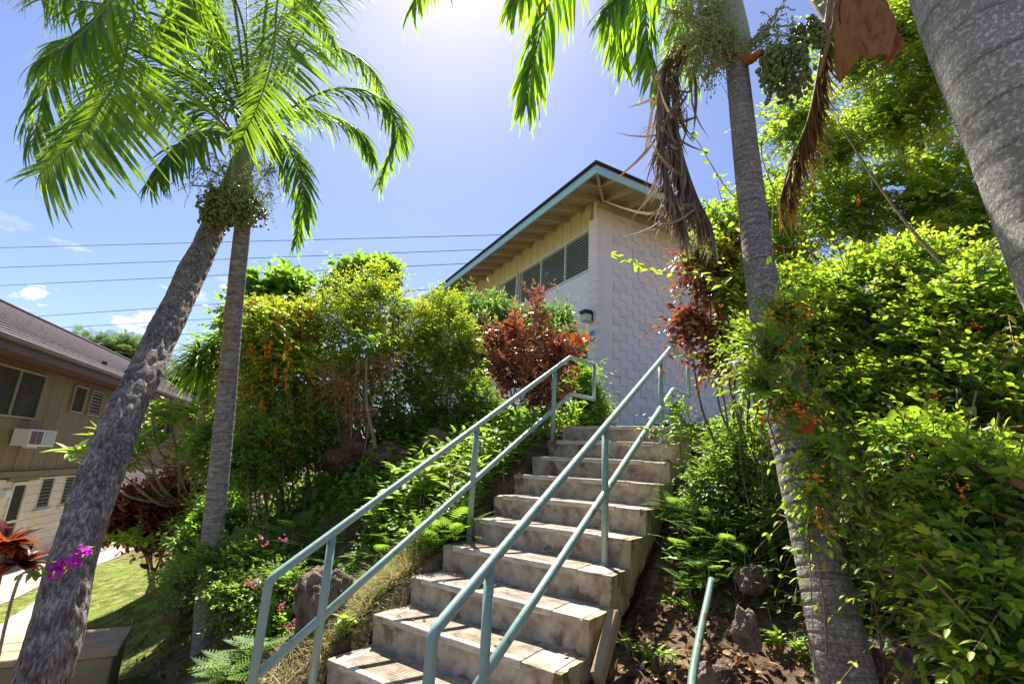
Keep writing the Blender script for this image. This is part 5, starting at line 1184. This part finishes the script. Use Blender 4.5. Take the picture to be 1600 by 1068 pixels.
rosette('broadleaf_plant', 'leafy green plants under the left handrail halfway up', 'plant', hspots(625, 800, .35, 16, rg, .25), 'bright', 'oval', .17, 12, 72, .9, .3, 'leafy plants on the left slope', 190, .30)
rosette('broadleaf_plant', 'bright leafy plants against the steps below the copper leaved shrub', 'plant', hspots(745, 775, .28, 16, rg, .3), 'bright', 'lance', .14, 14, 73, 1.2, .6, 'leafy plants on the left slope', 200, .30)
rosette('broadleaf_plant', 'yellow leaved plant in the shade between the boulders and the slender palm', 'plant', hspots(445, 745, .3, 5, rg, .2), 'bright', 'wide', .16, 9, 74, .9, .4, None, 45, .3)
rosette('fern', 'bright sword fern beside the sixth step from the bottom', 'fern', hspots(690, 850, .14, 8, rg, .15), 'fern', 'pinna', .30, 9, 75, .8, .9, 'ferns', None, .04)
rosette('fern', 'lacy fern at the foot of the slender palm', 'fern', hspots(350, 960, .3, 10, rg, .2, .15), 'fern', 'pinna', .34, 11, 76, .9, .6, 'ferns', None, .25)
rosette('fern', 'tall lacy fern between the slender palm and the lava rock', 'fern', hspots(410, 940, .3, 9, rg, .25, .1), 'fern', 'pinna', .32, 10, 77, .9, .6, 'ferns', None, .25)
rosette('fern', 'fern at the bottom edge left of the handrail foot', 'fern', hspots(375, 1060, .2, 6, rg, .12, .0), 'fern', 'pinna', .22, 10, 78, .9, .5, 'ferns', None, .12)
rosette('fern', 'low ferns behind the left handrail below the bright plants', 'fern', hspots(560, 860, .45, 22, rg, .3), 'fern', 'pinna', .24, 9, 79, .9, .6, 'ferns', 120, .05)
rosette('fern', 'delicate fern clump on the shaded bank under the right shrub', 'fern', hspots(1120, 850, .28, 16, rg, .2, .05), 'fern', 'pinna', .24, 11, 80, .9, .6, 'ferns', 160, .22)
rosette('fern', 'feathery fern drooping over the soil above the rocks beside the old pipe', 'fern', hspots(1130, 930, .22, 12, rg, .12, .05), 'fern', 'pinna', .16, 10, 811, .9, .5, 'ferns', 90, .16)
rosette('fern', 'dark fern clump left of the right palm halfway down', 'fern', hspots(1190, 900, .2, 14, rg, .2, .05), 'fern', 'pinna', .20, 11, 81, .8, .6, 'ferns', 120, .22)
# flowering shrub
fl = []
for px, py, d, rx, ry in ((345, 870, 4.9, 45, 30), (400, 870, 4.8, 45, 25), (290, 900, 5.0, 28, 25), (440, 920, 4.3, 40, 40), (380, 930, 4.5, 50, 40), (430, 990, 4.1, 35, 40)): fl.append((px, py, d, rx, ry))
fc = ell(fl)
t_, rng = shrub('pink_flowering_shrub', 'low twiggy shrub with small leaves and pink flowers round the slender palm', 'shrub', on_ground(380, 960, 4.6), fc, 950, 82, 'mid', kind='oval', indkind='oval', ind=160, tl=.24, ll=.042, step=.035, tint0=.2, tint1=.95, nstem=9, stem_r=.009, shell=.35)
flowers(t_, rng, [at(390, 908, 4.2), at(398, 916, 4.2), at(438, 948, 4.0), at(415, 845, 4.3), at(443, 838, 4.4), at(452, 972, 3.9)], 'pink', 'pink_flower', .010, 5, 7, .02)
shrub('bushy_bank_shrub', 'mixed green bush on the bank between dark red bush and slender palm', 'shrub', on_ground(280, 870, 6.4), ell([(300, 850, 6.4, 25, 25), (320, 820, 6.6, 25, 30), (355, 800, 6.6, 30, 40)]), 380, 83, 'mid', kind='oval', indkind='oval', ind=80, tl=.3, ll=.07, step=.055, tint0=.2, tint1=.9, nstem=7)
# bougainvillea spray crossing the thick trunk
bg_ = thing('bougainvillea_spray', 'magenta bougainvillea spray in front of the thick pitted trunk', 'flowers', on_ground(40, 960, 3.1)); rng = np.random.default_rng(84)
ps = catmull([WL[bg_.name] - ZZ * .05, at(20, 930, 3.1), at(62, 900, 3.15), at(105, 878, 3.15), at(135, 858, 3.15)], 26); tube('stem', ps, np.linspace(.007, .003, 26), M['stem'], bg_, 6)
for px, py in ((92, 886), (104, 880), (112, 874), (122, 868), (132, 858), (86, 892), (99, 884)):
    flowers(bg_, rng, [at(px, py, 3.12)], 'magenta', 'bract', .017, 3, 5, .014)
n = 34; sel = rng.integers(8, 26, n); u = runit(rng, n); scatter('leaf', 'leaves', frames(u, np.tile(ZZ, (n, 1)), rng.uniform(.035, .055, n), ps[sel]), rng.uniform(.4, 1, n), 'wide', 'bright', bg_, n)

# ground cover over the left slope
def cover(name, label_kind, poly_fn, n, ll, mat, kind, seed, h=(.02, .2), tint=(.0, .9)):
    rng = np.random.default_rng(seed); H_, W2 = poly_fn(rng, n); z = hgt_l(H_, W2)
    P = P0[None] + H_[:, None] * HH + W2[:, None] * WW + (z + rng.uniform(*h, len(H_)))[:, None] * ZZ
    D = runit(rng, len(P)); D[:, 2] = np.abs(D[:, 2]) * .6
    V, Fc, me = lm(kind, mat); mm = frames(D, np.tile(ZZ, (len(P), 1)) + rng.normal(size=(len(P), 3)) * .3, ll * rng.uniform(.5, 1.3, len(P)), P); k = len(V)
    VV = np.einsum('nij,kj->nki', mm[:, :, :3], V) + mm[:, None, :, 3]; tn = rng.uniform(*tint, len(P))
    solid(name, VV.reshape(-1, 3), [(f[None] + (np.arange(len(P)) * k)[:, None, None]).reshape(-1, f.shape[1]) for f in Fc], M[mat], None, attr=np.concatenate([np.repeat(tn, len(f)) for f in Fc]), kind='stuff', smooth=True)
def reg(h0, h1, w0, w1, cond=None):
    def f(rng, n):
        a, b = rng.uniform(h0, h1, n), rng.uniform(w0, w1, n)
        dn = np.sin(a * 4.1 + b * 2.3) * np.sin(b * 5.2 - a * 1.3) + rng.uniform(-1.1, 1.1, n)
        k = (dn > -.55)
        if cond is not None: k &= cond(a, b)
        return a[k], b[k]
    return f
cover('ground_cover', '', reg(.5, 4.2, -4.8, -.12, lambda a, b: (a > .75 - (b + .12) * .32)), 26000, .06, 'bright', 'oval', 90, (.0, .22), (.25, 1))
cover('ground_cover', '', reg(1.2, 4.5, -5.5, -.1), 9000, .10, 'mid', 'oval', 91, (.02, .32))
cover('ground_cover', '', reg(-.6, 1.7, -2.6, -.7, lambda a, b: (a > .1 - (b + 1) * .9)), 7000, .05, 'mid', 'oval', 92, (.0, .14))
cover('ground_cover', '', reg(1.2, 4.2, 1.5, 5.5), 9000, .07, 'mid', 'oval', 93, (.0, .3))
cover('leaf_litter', '', reg(-1.2, 2.6, 1.36, 3.6), 9000, .055, 'litter', 'oval', 94, (.0, .012), (0, 1))
cover('leaf_litter', '', reg(-.5, 4, -4, -.15), 3000, .05, 'litter', 'oval', 95, (.0, .02), (0, 1))
def lawn(rng, n):
    a, b = rng.uniform(-2.5, 5.2, n), -rng.uniform(0, 1, n) ** .8 * 12 - .9
    t = 1 / (1 + np.exp((b + 1.9 + .25 * np.sin(a * 2)) * 3)) / (1 + np.exp((a - (.9 + np.clip(-b - 3, 0, 9) * .35)) * 3)); k = t > rng.random(n); return a[k], b[k]
cover('grass', '', lawn, 120000, .055, 'grass', 'blade', 96, (-.005, .01), (0, 1))
cover('dry_grass', '', lambda rng, n: (rng.normal(.55, .30, n), -.10 - np.abs(rng.normal(0, .22, n))), 9000, .11, 'drygrass', 'blade', 97, (-.01, .03), (.1, 1))
rg = np.random.default_rng(98); n = 90; kk = rg.integers(-2, 9, n); sv = RUN * kk + rg.choice([.06, .15, .22, .27, .28], n) + rg.uniform(-.03, .015, n); wv2 = np.where(rg.random(n) < .5, rg.uniform(.03, .3, n), rg.uniform(.3, 1.25, n))
Pl = np.array([loc(a, b, RISE * k + .012) for a, b, k in zip(sv, wv2, kk)]); Dl = runit(rg, n); Dl[:, 2] *= .15
V, Fc, me = lm('oval', 'litter'); mm = frames(Dl, np.tile(ZZ, (n, 1)) + rg.normal(size=(n, 3)) * .3, rg.uniform(.015, .045, n), Pl); VV = np.einsum('nij,kj->nki', mm[:, :, :3], V) + mm[:, None, :, 3]
solid('leaf_litter', VV.reshape(-1, 3), [(f[None] + (np.arange(n) * len(V))[:, None, None]).reshape(-1, f.shape[1]) for f in Fc], M['litter'], None, attr=np.concatenate([np.repeat(rg.uniform(0, 1, n), len(f)) for f in Fc]), kind='stuff', smooth=True)
rg = np.random.default_rng(99)
rosette('seedling', 'pale green weed growing in the dry grass beside the lowest steps', 'plant', hspots(540, 995, .03, 3, rg, .03), 'bright', 'oval', .08, 9, 98, 1, .7, None, None, .08, (.7, 1))
for px, py, sd_, lab in ((1000, 1040, 101, 'small feathery weed on the soil at the bottom edge left of the pipe'), (1060, 960, 102, 'small green seedling on the bare soil above the slab'), (1230, 1030, 103, 'leafy seedling left of the foot of the right palm'), (1040, 1050, 105, 'tiny weed right beside the lower end of the old pipe'), (1210, 970, 104, 'narrow leaved seedling in the litter by the right palm')):
    rosette('seedling', lab, 'plant', hspots(px, py, .06, 4, rg, .05), 'bright', 'oval', .06, 10, sd_, .9, .7, 'seedlings on the bare soil', None, .08, (.3, .9))

# ---------------------------------------------------------------- RIGHT: the big golden dewdrop
def rs(lab, base, cl, n, seed, **kw):
    a = dict(tl=.30, ll=.046, step=.036, tint0=.2, tint1=.85, droop=.3, shell=.4, stem_r=.014, nstem=7); a.update(kw)
    return shrub('golden_dewdrop_shrub', lab, 'shrub', base, ell(cl), n, seed, 'dew', **a)
rs('big yellow green berry shrub filling the right side at the height of the handrails', on_ground(1420, 900, 3.4),
   [(1205, 540, 2.15, 30, 28), (1240, 615, 2.1, 40, 16), (1190, 590, 2.2, 40, 14), (1225, 480, 2.25, 25, 20), (1230, 540, 3.0, 90, 60), (1330, 480, 3.2, 90, 80), (1430, 560, 3.0, 100, 90), (1330, 610, 2.8, 90, 50), (1520, 480, 3.0, 90, 90), (1530, 620, 2.8, 90, 90), (1180, 570, 3.1, 30, 22), (1420, 430, 3.4, 90, 60), (1250, 450, 3.4, 50, 40)],
   2300, 110, kind='oval', indkind='oval', ind=300, berry=36, bn=16, bl=.08, br=.0055, tint0=.12, tint1=.85)
rs('sparse sunlit berry shrub reaching the top right corner against the sky', on_ground(1500, 800, 5.6),
   [(1240, 190, 4.6, 50, 60), (1330, 70, 5.0, 60, 60), (1400, 60, 5.1, 60, 60), (1210, 330, 4.4, 35, 50), (1330, 330, 4.9, 80, 70), (1450, 300, 4.8, 80, 80), (1400, 180, 5.2, 80, 70), (1480, 90, 5.0, 70, 90), (1300, 230, 5.0, 60, 60), (1540, 330, 4.6, 70, 90), (1230, 300, 4.8, 40, 60), (1430, 20, 5.2, 60, 50), (1220, 400, 4.5, 50, 60), (1590, 60, 4.6, 40, 80)],
   1900, 111, kind='oval', indkind='oval', ind=0, ll=.062, step=.048, tl=.42, berry=16, bn=14, bl=.12, br=.008, shell=.1, nstem=10, stem_r=.02, tint0=.35, tint1=1)
rs('leafy arching shrub low in the right corner nearest the camera', on_ground(1560, 1060, 2.3),
   [(1540, 760, 2.2, 90, 70), (1480, 850, 2.1, 60, 60), (1560, 920, 1.9, 70, 80), (1450, 700, 2.4, 70, 60), (1560, 1010, 1.8, 60, 50), (1380, 740, 2.6, 50, 50)],
   800, 112, kind='oval', indkind='oval', ind=260, ll=.050, step=.044, tl=.32, berry=9, bn=12, bl=.08, br=.005, tint0=.05, tint1=.75, shell=.3, nstem=5)
rs('hanging leafy branch with yellow berries across the right palm trunk', on_ground(1350, 1040, 2.5),
   [(1290, 690, 2.05, 35, 25), (1275, 740, 2.0, 22, 25), (1265, 790, 1.98, 14, 18)], 60, 113, kind='oval', indkind='oval', ind=120, ll=.042, tl=.2, berry=3, bn=14, bl=.06, br=.005, droop=.9, nstem=2, stem_r=.006, tint0=.3, tint1=.8)
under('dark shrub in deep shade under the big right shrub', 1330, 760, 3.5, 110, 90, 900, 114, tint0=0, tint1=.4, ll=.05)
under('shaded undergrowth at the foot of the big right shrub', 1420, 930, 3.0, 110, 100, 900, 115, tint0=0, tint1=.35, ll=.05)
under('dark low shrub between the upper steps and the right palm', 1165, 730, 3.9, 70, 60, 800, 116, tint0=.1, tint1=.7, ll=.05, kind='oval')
under('shrub at the upper right behind everything beside the zigzag wall', 1270, 640, 5.5, 70, 50, 600, 117, tint0=.2, tint1=.8, ll=.07)
shrub('small_leaf_shrub', 'thin arching shrub with pale small leaves in front of the zigzag wall base', 'shrub', on_ground(1110, 700, 4.6), ell([(1080, 665, 4.4, 55, 18), (1140, 680, 4.3, 40, 20), (1060, 640, 4.5, 20, 14)]), 90, 118, 'mid', kind='oval', indkind='oval', ind=150, tl=.32, ll=.055, step=.06, tint0=.3, tint1=1, nstem=3, stem_r=.006)
# vine shoots reaching out in front of the wall
vs = thing('climbing_vine', 'round leaved green shoots hanging in front of the teal eave and zigzag wall', 'vine', on_ground(1180, 700, 3.6)); rng = np.random.default_rng(119)
for pts, n, l_ in (([(1180, 480, 3.5), (1100, 430, 3.3), (1030, 425, 3.2), (985, 408, 3.15), (955, 398, 3.1)], 34, .068), ([(1180, 330, 3.4), (1140, 300, 3.3), (1110, 255, 3.2), (1085, 215, 3.2), (1050, 190, 3.2)], 30, .06), ([(1180, 380, 3.4), (1150, 350, 3.3), (1130, 320, 3.3), (1120, 280, 3.3)], 22, .06), ([(1210, 300, 3.5), (1190, 240, 3.5), (1200, 200, 3.5), (1240, 180, 3.5)], 26, .06)):
    ps = catmull([at(*p) for p in pts], 20); ps = np.concatenate([catmull([WL[vs.name], (WL[vs.name] + ps[0]) / 2 + rng.normal(size=3) * .08, ps[0]], 12)[:-1], ps])
    tube('shoot', ps, np.linspace(.006, .002, len(ps)), M['stem'], vs, 5)
    sel = rng.integers(12, len(ps), n); u = runit(rng, n); u[:, 2] *= .5
    scatter('leaf', 'leaves', frames(u, np.tile(ZZ, (n, 1)) + rng.normal(size=(n, 3)) * .4, l_ * rng.uniform(.6, 1.2, n), ps[sel]), rng.uniform(.3, 1, n), 'wide', 'bright', vs, n)
# bare orange-brown canes in the right shrub
br = thing('fallen_branch', 'long bare orange brown branches poking out of the right shrub', 'branch', at(1640, 780, 2.0))
tube('cane', catmull([at(1640, 780, 2.0), at(1560, 740, 2.1), at(1480, 700, 2.25), at(1400, 672, 2.4)], 16), np.linspace(.014, .008, 16), M['orangestem'], br, 8)
tube('cane', catmull([at(1640, 830, 2.0), at(1540, 795, 2.1), at(1450, 765, 2.2)], 16), np.linspace(.008, .004, 16), M['orangestem'], br, 8)
tube('cane', catmull([at(1560, 450, 2.9), at(1480, 420, 3.0), at(1380, 300, 3.2), at(1300, 175, 3.4)], 16), np.linspace(.012, .004, 16), M['twig'], br, 8)
dl = thing('dead_leaf', 'curled orange brown dead leaves caught on the right palm trunk', 'leaf', at(1252, 665, 2.3)); rng = np.random.default_rng(120)
scatter('curled_blade', 'blades', frames(np.array([(-.5, -.2, -.8), (.3, -.3, -.9), (.0, -.2, -1.)]), np.array([(0, -1, .2)] * 3), np.array((.10, .09, .08)), np.array([at(1258, 652, 2.3), at(1250, 655, 2.28), at(1262, 650, 2.32)])), np.array((.2, .8, .5)), 'wide', 'orangeleaf', dl, 3)
# lavender blossoms
flr = thing('lavender_blossom', 'pale lavender blossoms on the yellow green shrub by the right palm', 'flowers', at(1150, 575, 2.9))
flowers(flr, np.random.default_rng(121), [at(1148, 570, 2.75), at(1160, 562, 2.75), at(1355, 450, 2.7), at(1135, 588, 2.8)], 'lav', 'blossom', .007, 5, 8, .018)
